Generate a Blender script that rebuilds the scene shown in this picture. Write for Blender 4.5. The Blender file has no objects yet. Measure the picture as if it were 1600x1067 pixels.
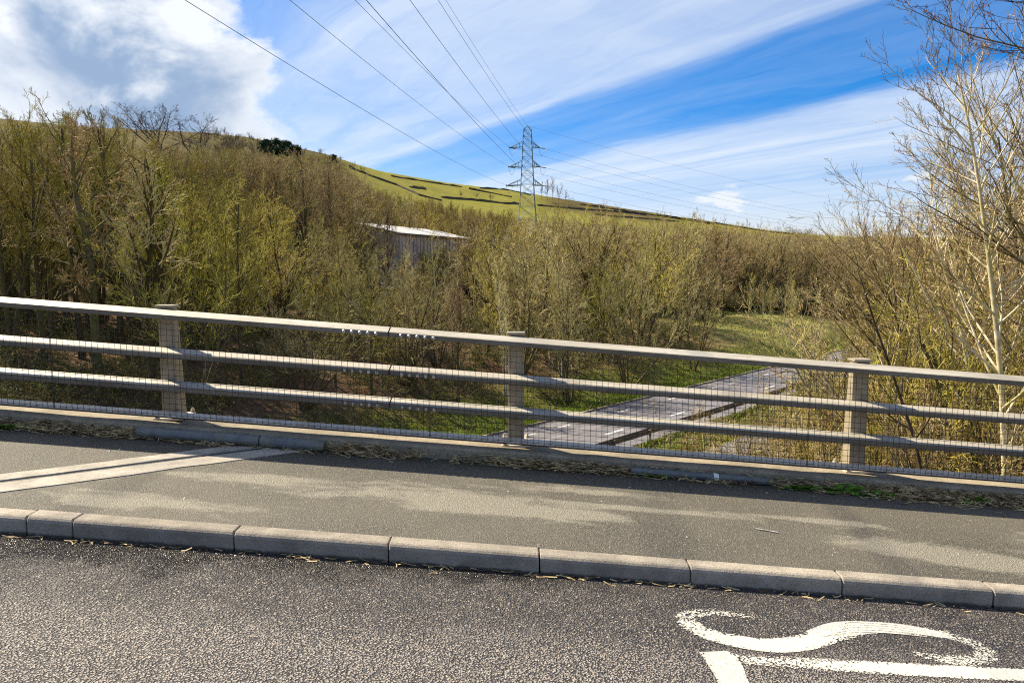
import bpy, math, random
import numpy as np
from mathutils import Vector, Matrix

# ------------------------------------------------------------------ camera, sky, sun, exposure
SC = bpy.context.scene
COL = SC.collection
F_PX = 1170.0
CAM_Z = 1.83
PITCH = math.atan((533.5 - 415) / F_PX)
cam_d = bpy.data.cameras.new('camera')
cam_d.sensor_width = 36.0
cam_d.lens = 36.0 * F_PX / 1600.0
cam_d.clip_start = 0.05
cam_d.clip_end = 20000
cam = bpy.data.objects.new('camera', cam_d)
COL.objects.link(cam)
cam.location = (0, 0, CAM_Z)
cam.rotation_euler = (math.pi / 2 - PITCH, 0, 0)
SC.camera = cam

SUN_EL, SUN_AZ = math.radians(46), math.radians(-61)      # azimuth measured from +Y towards +X
SUN_DIR = Vector((math.sin(SUN_AZ) * math.cos(SUN_EL), math.cos(SUN_AZ) * math.cos(SUN_EL), math.sin(SUN_EL)))
sun_d = bpy.data.lights.new('sun', 'SUN')
sun_d.energy = 5.0
sun_d.angle = math.radians(0.53)
sun_d.color = (1.0, 0.89, 0.68)
sun = bpy.data.objects.new('sun', sun_d)
COL.objects.link(sun)
sun.rotation_euler = SUN_DIR.to_track_quat('Z', 'Y').to_euler()

SC.view_settings.view_transform = 'Standard'
SC.view_settings.look = 'None'
SC.view_settings.exposure = 1.2
SC.cycles.filter_width = 1.1
SC.cycles.use_denoising = False
SC.view_settings.gamma = 1.0
SC.view_settings.use_curve_mapping = False


class NT:
    """small helper around a node tree"""
    def __init__(self, tree):
        self.t = tree
        tree.nodes.clear()

    def n(self, typ, **kw):
        nd = self.t.nodes.new(typ)
        for k, v in kw.items():
            setattr(nd, k, v)
        return nd

    def l(self, a, b):
        self.t.links.new(a, b)

    def put(self, sock, v):
        if isinstance(v, bpy.types.NodeSocket):
            self.l(v, sock)
        else:
            if hasattr(sock, 'default_value'):
                try:
                    sock.default_value = v
                except Exception:
                    sock.default_value = (*v, 1.0)

    def m(self, op, a, b=None, c=None, clamp=False):
        nd = self.n('ShaderNodeMath', operation=op, use_clamp=clamp)
        self.put(nd.inputs[0], a)
        if b is not None:
            self.put(nd.inputs[1], b)
        if c is not None:
            self.put(nd.inputs[2], c)
        return nd.outputs[0]

    def mix(self, f, a, b, mode='MIX'):
        nd = self.n('ShaderNodeMix', data_type='RGBA', blend_type=mode)
        nd.clamp_factor = True
        self.put(nd.inputs[0], f)
        self.put(nd.inputs[6], a if not isinstance(a, tuple) else (*a[:3], 1.0))
        self.put(nd.inputs[7], b if not isinstance(b, tuple) else (*b[:3], 1.0))
        return nd.outputs[2]

    def ss(self, v, a, b):
        nd = self.n('ShaderNodeMapRange', interpolation_type='SMOOTHSTEP', clamp=True)
        self.put(nd.inputs[0], v)
        nd.inputs[1].default_value = a
        nd.inputs[2].default_value = b
        nd.inputs[3].default_value = 0.0
        nd.inputs[4].default_value = 1.0
        return nd.outputs[0]

    def ramp(self, v, stops, mode='LINEAR'):
        nd = self.n('ShaderNodeValToRGB')
        cr = nd.color_ramp
        cr.interpolation = mode
        while len(cr.elements) < len(stops):
            cr.elements.new(0.5)
        for e, (p, c) in zip(cr.elements, stops):
            e.position = p
            e.color = (*c, 1.0) if isinstance(c, tuple) else (c, c, c, 1.0)
        self.put(nd.inputs[0], v)
        return nd.outputs[0]

    def noise(self, vec, scale, detail=4.0, rough=0.55, dist=0.0, out=0):
        nd = self.n('ShaderNodeTexNoise')
        if vec is not None:
            self.put(nd.inputs['Vector'], vec)
        nd.inputs['Scale'].default_value = scale
        nd.inputs['Detail'].default_value = detail
        nd.inputs['Roughness'].default_value = rough
        nd.inputs['Distortion'].default_value = dist
        return nd.outputs[out]

    def voro(self, vec, scale, feature='F1', out='Distance', rnd=1.0):
        nd = self.n('ShaderNodeTexVoronoi', feature=feature)
        self.put(nd.inputs['Vector'], vec)
        nd.inputs['Scale'].default_value = scale
        nd.inputs['Randomness'].default_value = rnd
        return nd.outputs[out]

    def xyz(self, v):
        nd = self.n('ShaderNodeSeparateXYZ')
        self.put(nd.inputs[0], v)
        return nd.outputs

    def comb(self, x, y, z):
        nd = self.n('ShaderNodeCombineXYZ')
        for i, v in enumerate((x, y, z)):
            self.put(nd.inputs[i], v)
        return nd.outputs[0]


# world: Nishita sky with a cirrus sheet and a cumulus bank, all functions of the world direction
W = bpy.data.worlds.new('World')
SC.world = W
W.use_nodes = True
g = NT(W.node_tree)
tc = g.n('ShaderNodeTexCoord')
dirv = tc.outputs['Generated']
dx, dy, dz = g.xyz(dirv)
sky = g.n('ShaderNodeTexSky', sky_type='NISHITA')
sky.sun_disc = False
sky.sun_elevation = SUN_EL
sky.sun_rotation = SUN_AZ
sky.altitude = 250
sky.air_density = 1.0
sky.dust_density = 0.3
sky.ozone_density = 2.2
hs = g.n('ShaderNodeHueSaturation')
hs.inputs['Saturation'].default_value = 1.62
hs.inputs['Value'].default_value = 0.98
g.l(sky.outputs[0], hs.inputs['Color'])
sky_col = g.mix(1.0, hs.outputs[0], (1.12, 0.93, 1.13), 'MULTIPLY')
zc = g.m('MAXIMUM', dz, 0.035)
pu = g.m('DIVIDE', dx, zc)
pv = g.m('DIVIDE', dy, zc)
q0 = g.m('ADD', g.m('MULTIPLY', pu, 0.875), g.m('MULTIPLY', pv, 0.485))     # across the cirrus bands
p0 = g.m('ADD', g.m('MULTIPLY', pu, -0.485), g.m('MULTIPLY', pv, 0.875))    # along the cirrus bands
warp = g.noise(g.comb(g.m('MULTIPLY', p0, 0.22), g.m('MULTIPLY', q0, 0.75), 3.0), 1.0, 5.0, 0.6)
q1 = g.m('ADD', q0, g.m('MULTIPLY', g.m('SUBTRACT', warp, 0.5), 1.5))
band = g.ramp(g.m('DIVIDE', g.m('ADD', q1, 4.0), 16.0), [
    (0.0, 0.22), (0.20, 0.22), (0.285, 0.34), (0.33, 0.70), (0.395, 0.66), (0.425, 0.12),
    (0.485, 0.06), (0.512, 0.72), (0.60, 0.74), (0.68, 0.45), (0.80, 0.55), (1.0, 0.5)], 'EASE')
streak = g.noise(g.comb(g.m('MULTIPLY', p0, 0.16), g.m('MULTIPLY', q1, 2.4), 0.0), 1.0, 7.0, 0.62, 0.25)
soft = g.noise(g.comb(g.m('MULTIPLY', p0, 0.5), g.m('MULTIPLY', q1, 0.9), 7.0), 1.0, 5.0, 0.6, 0.3)
st = g.m('ADD', g.m('MULTIPLY', g.m('SUBTRACT', streak, 0.5), 1.7), g.m('MULTIPLY', g.m('SUBTRACT', soft, 0.5), 1.1))
cirrus = g.m('ADD', band, g.m('MULTIPLY', st, g.m('ADD', g.m('MULTIPLY', band, 0.55), 0.28)), clamp=True)
cirrus = g.m('MULTIPLY', cirrus, g.ss(dz, 0.0, 0.06))
cirrus_col = (5.9, 6.6, 7.5)
c1 = g.mix(g.m('MULTIPLY', cirrus, 0.92), sky_col, cirrus_col)
# cumulus bank to the left
az = g.m('ARCTAN2', dx, dy)
el = g.m('ARCSINE', dz)
cv = g.comb(g.m('MULTIPLY', az, 1.0), g.m('MULTIPLY', el, 1.5), 0.37)
nb = g.noise(cv, 5.0, 9.0, 0.58, 0.25)
nb2 = g.noise(cv, 14.0, 7.0, 0.6, 0.2)
edge = g.m('SUBTRACT', -0.335, az)
edge = g.m('ADD', edge, g.m('MULTIPLY', g.m('SUBTRACT', 0.33, el), 0.42))
edge = g.m('ADD', edge, g.m('MULTIPLY', g.m('SUBTRACT', nb, 0.5), 0.22))
edge = g.m('ADD', edge, g.m('MULTIPLY', g.m('SUBTRACT', nb2, 0.5), 0.10))
left_end = g.ss(az, -2.4, -1.5)
cum = g.m('MULTIPLY', g.ss(edge, 0.0, 0.035), left_end)
cum = g.m('MULTIPLY', cum, g.m('SUBTRACT', 1.0, g.m('MULTIPLY', g.ss(nb, 0.60, 0.72), 0.2)))
nb3 = g.noise(g.comb(g.m('ADD', az, 0.4), g.m('MULTIPLY', el, 1.3), 2.0), 5.5, 8.0, 0.56, 0.35)
lit = g.m('ADD', g.m('SUBTRACT', 1.0, g.ss(edge, 0.0, 0.11)), g.ss(g.m('ADD', nb3, g.m('MULTIPLY', g.m('SUBTRACT', el, 0.22), 0.9)), 0.50, 0.66))
lit = g.m('ADD', lit, g.m('MULTIPLY', g.ss(g.m('ADD', g.m('MULTIPLY', az, -1.0), g.m('MULTIPLY', g.m('SUBTRACT', nb, 0.5), 0.55)), 0.46, 0.60), 0.85))
lit = g.m('MULTIPLY', lit, g.m('ADD', 0.72, g.m('MULTIPLY', nb2, 0.5)))
lit = g.m('MINIMUM', lit, 1.0)
cum_col = g.mix(lit, (2.5, 3.4, 4.8), (7.4, 7.6, 7.8))
c2 = g.mix(g.m('MULTIPLY', cum, 0.93), c1, cum_col)
# little fair-weather puffs low over the hills
pn = g.noise(g.comb(g.m('MULTIPLY', az, 3.0), g.m('MULTIPLY', el, 8.0), 5.1), 4.0, 6.0, 0.55)
puff = g.m('MULTIPLY', g.ss(pn, 0.62, 0.70), g.m('MULTIPLY', g.ss(el, 0.03, 0.06), g.m('SUBTRACT', 1.0, g.ss(el, 0.10, 0.14))))
c3 = g.mix(g.m('MULTIPLY', puff, 0.7), c2, (7.3, 7.4, 7.5))
bg = g.n('ShaderNodeBackground')
bg.inputs['Strength'].default_value = 0.059
g.l(c3, bg.inputs['Color'])
wo = g.n('ShaderNodeOutputWorld')
g.l(bg.outputs[0], wo.inputs['Surface'])

RNG = np.random.default_rng(7)
random.seed(7)

# ------------------------------------------------------------------ shape of the place
GRAD = 0.078                       # the bridge road falls to the right
ROAD_Z = -7.17                     # the road in the cutting
UX, UY = 0.671, 0.742              # direction of the road in the cutting
NX, NY = -UY / math.hypot(UX, UY), UX / math.hypot(UX, UY)
UX, UY = -(-NY), -NX
P0 = (0.72, 41.14)                 # a point on its far edge


def deck(x):
    return -GRAD * x


def pav(x, y):
    return deck(x) + 0.117 + 0.025 * (y - 4.46)


def sl(x, y):
    """signed distance beyond the far road edge, and distance along the road"""
    ex, ey = x - P0[0], y - P0[1]
    return ex * NX + ey * NY, ex * UX + ey * UY


def sstep(v, a, b):
    t = np.clip((v - a) / (b - a), 0, 1)
    return t * t * (3 - 2 * t)


def wob(x, y, k, seed=0.0):
    return (np.sin(x * k + 1.3 + seed) * np.cos(y * k * 1.17 - 0.7 + seed * 2) + 0.5 * np.sin(x * k * 2.3 - y * k * 1.9 + seed)
            + 0.3 * np.cos(x * k * 4.1 + y * k * 3.7 + seed * 3)) / 1.8


SKY_PX = np.array([-900, -300, 0, 150, 340, 400, 430, 520, 560, 600, 700, 800, 900, 1000, 1100, 1200, 1280, 1330, 1450, 1700, 2500], float)
SKY_Y = np.array([190, 185, 190, 205, 213, 220, 226, 246, 260, 271, 288, 300, 316, 331, 346, 361, 368, 371, 372, 365, 350], float)
SKY_AZ = np.arctan((SKY_PX - 800) / F_PX)
SKY_T = (415 - SKY_Y) / np.hypot(F_PX, SKY_PX - 800)
RG_AZ = np.arctan((np.array([-600, 300, 420, 540, 700, 900, 1300], float) - 800) / F_PX)
RG_R = np.array([330, 380, 560, 620, 720, 820, 900], float)
A1_AZ = np.arctan((np.array([-900, 60, 260, 330, 400, 470, 540, 640, 760, 2500], float) - 800) / F_PX)
A1_T = np.array([0.125, 0.135, 0.138, 0.118, 0.085, 0.052, 0.018, -0.02, -0.035, -0.035])
RIDGE = 900.0


def rid(azm):
    return np.interp(azm, RG_AZ, RG_R)


def terr(x, y):
    x = np.asarray(x, float)
    y = np.asarray(y, float)
    s, l = sl(x, y)
    z0 = ROAD_Z - 0.03
    r = np.hypot(x, y)
    # far bank of the cutting
    top = 6.2 - 4.4 * sstep(l, -8, 40)
    up = np.clip(s - 2.6, 0, None) * 0.44
    bank = top * (1 - np.exp(-up / np.maximum(top, 0.1))) + 0.035 * np.clip(s - 3, 0, 80)
    rough = wob(x, y, 0.55) * 0.22 + wob(x, y, 0.17, 2.0) * 0.45
    zl = z0 + bank + rough * sstep(s, 2.0, 7.0)
    # near side: verge, slip road, bridge embankment, rising ground
    a = z0 + 0.6 * np.clip(-15.3 - s, 0, None)
    b = deck(x) - 0.42 - 0.52 * np.clip(y - 7.1, 0, None)
    c = z0 + np.clip(0.33 * (-16.5 - s), 0, 5.0) * sstep(y, 12, 24)
    zr = np.maximum(np.maximum(np.minimum(a, b), c), z0)
    zr = zr + rough * 0.6 * sstep(-s, 16.5, 20) * sstep(y, 9, 14)
    z_loc = np.where(s > 0, zl, zr)
    # the hill
    azm = np.arctan2(x, y)
    t_sky = np.interp(azm, SKY_AZ, SKY_T)
    rg = rid(azm)
    a1 = np.interp(azm, A1_AZ, A1_T)
    t = np.clip((r - 125) / (rg - 125), 0, 1)
    ang = a1 + (t_sky - a1) * (1 - (1 - t) ** 1.35)
    zh = CAM_Z + r * ang + wob(x, y, 0.013, 1.0) * 3.0 * t * (1 - t) * 2
    over = np.clip(r - rg, 0, None)
    zh = np.where(r > rg, CAM_Z + rg * t_sky - np.minimum(0.10 * over, 60.0), zh)
    lf = sstep(a1, -0.03, 0.06)
    kk = np.clip((r - (105 - 43 * lf)) / (80 - 12 * lf), 0, 1)
    k = kk * kk * (3 - 2 * kk) * (1 - sstep(np.abs(azm), 1.6, 2.6))
    return z_loc * (1 - k) + zh * k


def ray(px, py):
    u, v = (px - 800) / F_PX, (533.5 - py) / F_PX
    return np.array([u, math.cos(PITCH) + v * math.sin(PITCH), -math.sin(PITCH) + v * math.cos(PITCH)])


def hit(px, py, far=3000.0):
    """where the line of sight first meets the land"""
    d = ray(px, py)
    ts = np.concatenate([np.arange(9, 200, 0.25), np.arange(200, far, 2.0)])
    z = CAM_Z + d[2] * ts
    below = z < terr(d[0] * ts, d[1] * ts)
    i = int(np.argmax(below)) if below.any() else len(ts) - 1
    t = ts[i]
    return np.array([d[0] * t, d[1] * t, float(terr(d[0] * t, d[1] * t))])


def to_px(x, y, z):
    zz = z - CAM_Z
    d = y * math.cos(PITCH) - zz * math.sin(PITCH)
    return 800 + F_PX * x / d, 533.5 - F_PX * (y * math.sin(PITCH) + zz * math.cos(PITCH)) / d


def z_at(py, depth):
    d = ray(800, py)
    return CAM_Z + d[2] / d[1] * depth


# ------------------------------------------------------------------ object helpers
def mesh_np(name, V, Fc, mats=(), midx=None, smooth=False, attrs=None):
    """mesh from arrays; Fc a list of (n,3) / (n,4) index arrays"""
    me = bpy.data.meshes.new(name)
    V = np.asarray(V, np.float32)
    if not isinstance(Fc, list):
        Fc = [Fc]
    Fc = [np.asarray(f, np.int32) for f in Fc if len(f)]
    loops = np.concatenate([f.ravel() for f in Fc])
    tot = np.concatenate([np.full(len(f), f.shape[1], np.int32) for f in Fc])
    start = np.concatenate([[0], np.cumsum(tot)[:-1]]).astype(np.int32)
    me.vertices.add(len(V))
    me.vertices.foreach_set('co', V.ravel())
    me.loops.add(len(loops))
    me.loops.foreach_set('vertex_index', loops)
    me.polygons.add(len(tot))
    me.polygons.foreach_set('loop_start', start)
    me.polygons.foreach_set('loop_total', tot)
    for m_ in mats:
        me.materials.append(m_)
    if midx is not None:
        me.polygons.foreach_set('material_index', np.asarray(midx, np.int32))
    me.polygons.foreach_set('use_smooth', np.full(len(tot), smooth, bool))
    if attrs:
        for k_, a_ in attrs.items():
            if a_.ndim == 1:
                at = me.attributes.new(k_, 'FLOAT', 'POINT')
                at.data.foreach_set('value', a_.astype(np.float32))
            else:
                at = me.attributes.new(k_, 'FLOAT_COLOR', 'POINT')
                at.data.foreach_set('color', np.c_[a_, np.ones(len(a_))].astype(np.float32).ravel())
    me.update()
    me.validate()
    return me


class MB:
    """collects simple solids into one mesh"""
    def __init__(self):
        self.v, self.f = [], []

    def add(self, vs, fs):
        o = len(self.v)
        self.v += [tuple(map(float, p)) for p in vs]
        self.f += [tuple(i + o for i in f) for f in fs]

    def box(self, c, s, rz=0.0):
        cx, cy, cz = c
        hx, hy, hz = s[0] / 2, s[1] / 2, s[2] / 2
        co, si = math.cos(rz), math.sin(rz)
        vs = []
        for sz in (-1, 1):
            for sx, sy in ((-1, -1), (1, -1), (1, 1), (-1, 1)):
                x, y = sx * hx, sy * hy
                vs.append((cx + x * co - y * si, cy + x * si + y * co, cz + sz * hz))
        self.add(vs, [(3, 2, 1, 0), (4, 5, 6, 7), (0, 1, 5, 4), (1, 2, 6, 5), (2, 3, 7, 6), (3, 0, 4, 7)])

    def tube(self, pts, rad, n=6, cap=True, ref=(0.31, 0.2, 0.93)):
        pts = [np.array(p, float) for p in pts]
        if not hasattr(rad, '__len__'):
            rad = [rad] * len(pts)
        o = len(self.v)
        for i, p in enumerate(pts):
            t = pts[min(i + 1, len(pts) - 1)] - pts[max(i - 1, 0)]
            t /= np.linalg.norm(t)
            rf = np.array(ref, float)
            if abs(t @ rf) > 0.95:
                rf = np.array((1.0, 0, 0))
            u = np.cross(t, rf)
            u /= np.linalg.norm(u)
            w = np.cross(t, u)
            for k in range(n):
                a = 2 * math.pi * k / n
                self.v.append(tuple(p + rad[i] * (math.cos(a) * u + math.sin(a) * w)))
        for i in range(len(pts) - 1):
            for k in range(n):
                k2 = (k + 1) % n
                self.f.append((o + i * n + k, o + i * n + k2, o + (i + 1) * n + k2, o + (i + 1) * n + k))
        if cap:
            self.f.append(tuple(o + k for k in reversed(range(n))))
            self.f.append(tuple(o + (len(pts) - 1) * n + k for k in range(n)))

    def prof(self, prof, xs, off):
        """extrude a closed (y, z) profile along x; off(x) gives (dy, dz)"""
        o = len(self.v)
        m = len(prof)
        for x in xs:
            oy, oz = off(x)
            for (y, z) in prof:
                self.v.append((x, y + oy, z + oz))
        for i in range(len(xs) - 1):
            for k in range(m):
                k2 = (k + 1) % m
                self.f.append((o + i * m + k, o + i * m + k2, o + (i + 1) * m + k2, o + (i + 1) * m + k))
        self.f.append(tuple(o + k for k in reversed(range(m))))
        self.f.append(tuple(o + (len(xs) - 1) * m + k for k in range(m)))

    def build(self, name, mat, parent=None, smooth=False, bevel=0.0):
        me = bpy.data.meshes.new(name)
        me.from_pydata(self.v, [], self.f)
        me.materials.append(mat)
        if smooth:
            me.polygons.foreach_set('use_smooth', np.ones(len(me.polygons), bool))
        me.update()
        o = obj(name, me, parent)
        if bevel > 0:
            b = o.modifiers.new('bevel', 'BEVEL')
            b.width = bevel
            b.segments = 2
            b.limit_method = 'ANGLE'
        return o


def obj(name, me, parent=None):
    o = bpy.data.objects.new(name, me)
    COL.objects.link(o)
    if parent is not None:
        o.parent = parent
    return o


def tag(o, label=None, cat=None, group=None, kind=None):
    if label:
        o['label'] = label
    if cat:
        o['category'] = cat
    if group:
        o['group'] = group
    if kind:
        o['kind'] = kind
    return o


def thing(name, label, cat, loc=(0, 0, 0), group=None):
    o = bpy.data.objects.new(name, None)
    COL.objects.link(o)
    o.empty_display_size = 0.1
    o.location = loc
    return tag(o, label, cat, group)


# ------------------------------------------------------------------ materials
def mat(name):
    m = bpy.data.materials.new(name)
    m.use_nodes = True
    t = NT(m.node_tree)
    out = t.n('ShaderNodeOutputMaterial')
    p = t.n('ShaderNodeBsdfPrincipled')
    t.l(p.outputs[0], out.inputs[0])
    co = t.n('ShaderNodeTexCoord').outputs['Object']
    return m, t, p, co, out


def bump(t, p, h, strength=0.5, dist=0.01):
    b = t.n('ShaderNodeBump')
    b.inputs['Strength'].default_value = strength
    b.inputs['Distance'].default_value = dist
    t.l(h, b.inputs['Height'])
    t.l(b.outputs[0], p.inputs['Normal'])


def simple(name, col, rough=0.7, var=0.25, scale=6.0, metal=0.0, bmp=0.0, bscale=40.0, dirt=None):
    m, t, p, co, out = mat(name)
    n = t.noise(co, scale, 6.0, 0.62)
    dk = tuple(c * (1 - var) for c in col)
    lt = tuple(min(1, c * (1 + var)) for c in col)
    c = t.mix(t.ss(n, 0.3, 0.7), dk, lt)
    if dirt:
        n2 = t.noise(co, scale * 0.35, 7.0, 0.7, 0.6)
        c = t.mix(t.ss(n2, 0.5, 0.68), c, dirt)
    t.l(c, p.inputs['Base Color'])
    p.inputs['Roughness'].default_value = rough
    p.inputs['Metallic'].default_value = metal
    if bmp:
        bump(t, p, t.noise(co, bscale, 5.0, 0.6), bmp, 0.004)
    return m


def asphalt_road():
    m, t, p, co, out = mat('coarse_asphalt')
    x, y, z = t.xyz(co)
    flat = t.comb(x, y, 0.0)
    wp = t.noise(flat, 60.0, 2.0, 0.5, 0.0, 1)
    vv = t.n('ShaderNodeVectorMath', operation='MULTIPLY_ADD')
    t.l(wp, vv.inputs[0])
    vv.inputs[1].default_value = (0.008, 0.008, 0.0)
    t.l(flat, vv.inputs[2])
    vec = vv.outputs[0]
    d = t.voro(vec, 92.0)
    cellc = t.voro(vec, 92.0, out='Color')
    cr, cg, cb = t.xyz(cellc)
    d2 = t.voro(vec, 190.0)
    chip = t.m('SUBTRACT', 1.0, t.ss(d, 0.25, 0.75))
    big = t.noise(flat, 1.3, 5.0, 0.6)
    med = t.noise(flat, 7.0, 5.0, 0.6)
    base = t.ramp(cr, [(0.0, (0.045, 0.038, 0.038)), (0.4, (0.10, 0.084, 0.080)), (0.75, (0.22, 0.185, 0.165)), (1.0, (0.55, 0.47, 0.40))])
    base = t.mix(t.m('SUBTRACT', 1.0, chip), base, (0.016, 0.015, 0.015))
    base = t.mix(t.m('MULTIPLY', t.ss(big, 0.40, 0.66), 0.42), base, (0.05, 0.043, 0.043))
    base = t.mix(t.m('MULTIPLY', t.ss(med, 0.45, 0.75), 0.35), base, (0.19, 0.165, 0.145))
    # the worn, paler wheel path a little away from the kerb
    path = t.ss(t.m('ADD', t.m('SUBTRACT', 3.75, y), t.m('MULTIPLY', t.m('SUBTRACT', big, 0.5), 0.5)), -0.05, 0.45)
    base = t.mix(t.m('MULTIPLY', path, t.m('MULTIPLY', chip, 0.78)), base, (0.40, 0.35, 0.31))
    # water lying in the channel at the higher end
    wet = t.m('SUBTRACT', t.m('ADD', y, t.m('MULTIPLY', t.m('SUBTRACT', t.noise(flat, 2.2, 5.0, 0.65), 0.5), 0.9)), t.m('MULTIPLY', x, 0.10))
    wetm = t.m('MULTIPLY', t.ss(wet, 4.02, 4.38), t.m('SUBTRACT', 1.0, t.ss(x, 0.4, 3.2)))
    base = t.mix(t.m('MULTIPLY', wetm, 0.72), base, (0.016, 0.014, 0.013))
    t.l(base, p.inputs['Base Color'])
    t.put(p.inputs['Roughness'], t.m('SUBTRACT', t.m('ADD', 0.50, t.m('MULTIPLY', cg, 0.2)), t.m('MULTIPLY', wetm, 0.34)))
    h = t.m('ADD', t.m('MULTIPLY', chip, t.m('ADD', 0.55, t.m('MULTIPLY', cb, 0.6))), t.m('MULTIPLY', d2, -0.25))
    bump(t, p, h, 1.0, 0.017)
    return m


def asphalt_fine(name='fine_asphalt', far=False):
    m, t, p, co, out = mat(name)
    x, y, z = t.xyz(co)
    flat = t.comb(x, y, 0.0)
    d = t.voro(flat, 150.0)
    cr, cg, cb = t.xyz(t.voro(flat, 150.0, out='Color'))
    chip = t.m('SUBTRACT', 1.0, t.ss(d, 0.3, 0.8))
    base = t.ramp(cr, [(0.0, (0.062, 0.053, 0.038)), (0.6, (0.108, 0.093, 0.067)), (0.92, (0.17, 0.148, 0.108)), (1.0, (0.36, 0.32, 0.25))])
    base = t.mix(t.m('MULTIPLY', t.m('SUBTRACT', 1.0, chip), 0.8), base, (0.030, 0.028, 0.025))
    big = t.noise(flat, 0.8, 6.0, 0.62)
    base = t.mix(t.m('MULTIPLY', t.ss(big, 0.38, 0.62), 0.35), base, (0.14, 0.123, 0.092))
    # pale dried silt, drawn out along the path
    sv = t.comb(t.m('MULTIPLY', x, 0.8), t.m('MULTIPLY', y, 1.9), 4.0)
    silt = t.noise(sv, 2.4, 8.0, 0.72, 0.35)
    grit = t.noise(flat, 120.0, 2.0, 0.6)
    tot = None
    for (cx, cy, rx, ry) in ((-0.45, 5.22, 0.75, 0.27), (0.2, 5.08, 0.5, 0.12), (0.6, 5.62, 0.5, 0.07), (2.7, 4.92, 0.6, 0.16), (3.4, 4.75, 0.5, 0.12), (-1.9, 5.3, 0.5, 0.15),
                             (-2.5, 4.72, 0.6, 0.14), (1.05, 5.3, 0.6, 0.05), (2.2, 5.35, 0.5, 0.05), (4.3, 5.2, 0.6, 0.12), (-5.0, 5.2, 0.7, 0.2), (5.9, 4.9, 0.6, 0.15)):
        qx = t.m('DIVIDE', t.m('SUBTRACT', x, cx), rx)
        qy = t.m('DIVIDE', t.m('ADD', t.m('SUBTRACT', y, cy), t.m('MULTIPLY', t.m('SUBTRACT', x, cx), 0.05)), ry)
        e_ = t.m('EXPONENT', t.m('MULTIPLY', t.m('ADD', t.m('MULTIPLY', qx, qx), t.m('MULTIPLY', qy, qy)), -0.7))
        tot = e_ if tot is None else t.m('ADD', tot, e_)
    sm = t.ss(t.m('ADD', tot, t.m('MULTIPLY', t.m('SUBTRACT', silt, 0.5), 3.0)), 0.35, 0.95)
    sm = t.m('MULTIPLY', sm, t.ss(grit, 0.36, 0.58))
    base = t.mix(t.m('MULTIPLY', sm, 0.52), base, (0.42, 0.385, 0.305))
    # damp, mossy foot of the plinth
    moss = t.m('MULTIPLY', t.ss(t.m('ADD', y, t.m('MULTIPLY', t.m('SUBTRACT', t.noise(flat, 3.0, 6.0, 0.7), 0.5), 0.7)), 5.86, 6.24), 0.8)
    base = t.mix(moss, base, (0.045, 0.042, 0.022))
    t.l(base, p.inputs['Base Color'])
    p.inputs['Roughness'].default_value = 0.72
    bump(t, p, t.m('ADD', t.m('MULTIPLY', chip, t.m('ADD', 0.5, cg)), t.m('MULTIPLY', t.noise(flat, 25.0, 4.0), 0.6)), 0.8, 0.004)
    return m


def lower_asphalt(name, col):
    m, t, p, co, out = mat(name)
    x, y, z = t.xyz(co)
    s = t.m('ADD', t.m('MULTIPLY', x, NX), t.m('MULTIPLY', y, NY))
    l_ = t.m('ADD', t.m('MULTIPLY', x, UX), t.m('MULTIPLY', y, UY))
    n = t.noise(t.comb(t.m('MULTIPLY', s, 1.6), t.m('MULTIPLY', l_, 0.08), 0.0), 1.0, 6.0, 0.6)
    n2 = t.noise(co, 3.0, 6.0, 0.7)
    c = t.mix(t.ss(n, 0.35, 0.65), tuple(v * 0.8 for v in col), tuple(v * 1.2 for v in col))
    c = t.mix(t.m('MULTIPLY', t.ss(n2, 0.45, 0.7), 0.3), c, tuple(v * 1.35 for v in col))
    t.l(c, p.inputs['Base Color'])
    p.inputs['Roughness'].default_value = 0.55
    bump(t, p, t.noise(co, 40.0, 3.0), 0.5, 0.01)
    return m


def concrete(name, col, stain=(0.06, 0.052, 0.038), bs=60.0, amt=0.6):
    m, t, p, co, out = mat(name)
    n1 = t.noise(co, 4.0, 7.0, 0.65, 0.3)
    n2 = t.noise(co, 55.0, 5.0, 0.65)
    n3 = t.noise(co, 220.0, 2.0, 0.5)
    c = t.mix(t.ss(n1, 0.35, 0.65), tuple(v * 0.75 for v in col), tuple(v * 1.15 for v in col))
    c = t.mix(t.m('MULTIPLY', t.ss(n2, 0.52, 0.70), amt), c, stain)
    c = t.mix(t.m('MULTIPLY', t.ss(n3, 0.60, 0.68), 0.5), c, tuple(v * 0.45 for v in col))
    t.l(c, p.inputs['Base Color'])
    p.inputs['Roughness'].default_value = 0.88
    bump(t, p, t.m('ADD', n2, t.m('MULTIPLY', n3, 0.5)), 0.7, 0.006)
    return m


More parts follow.
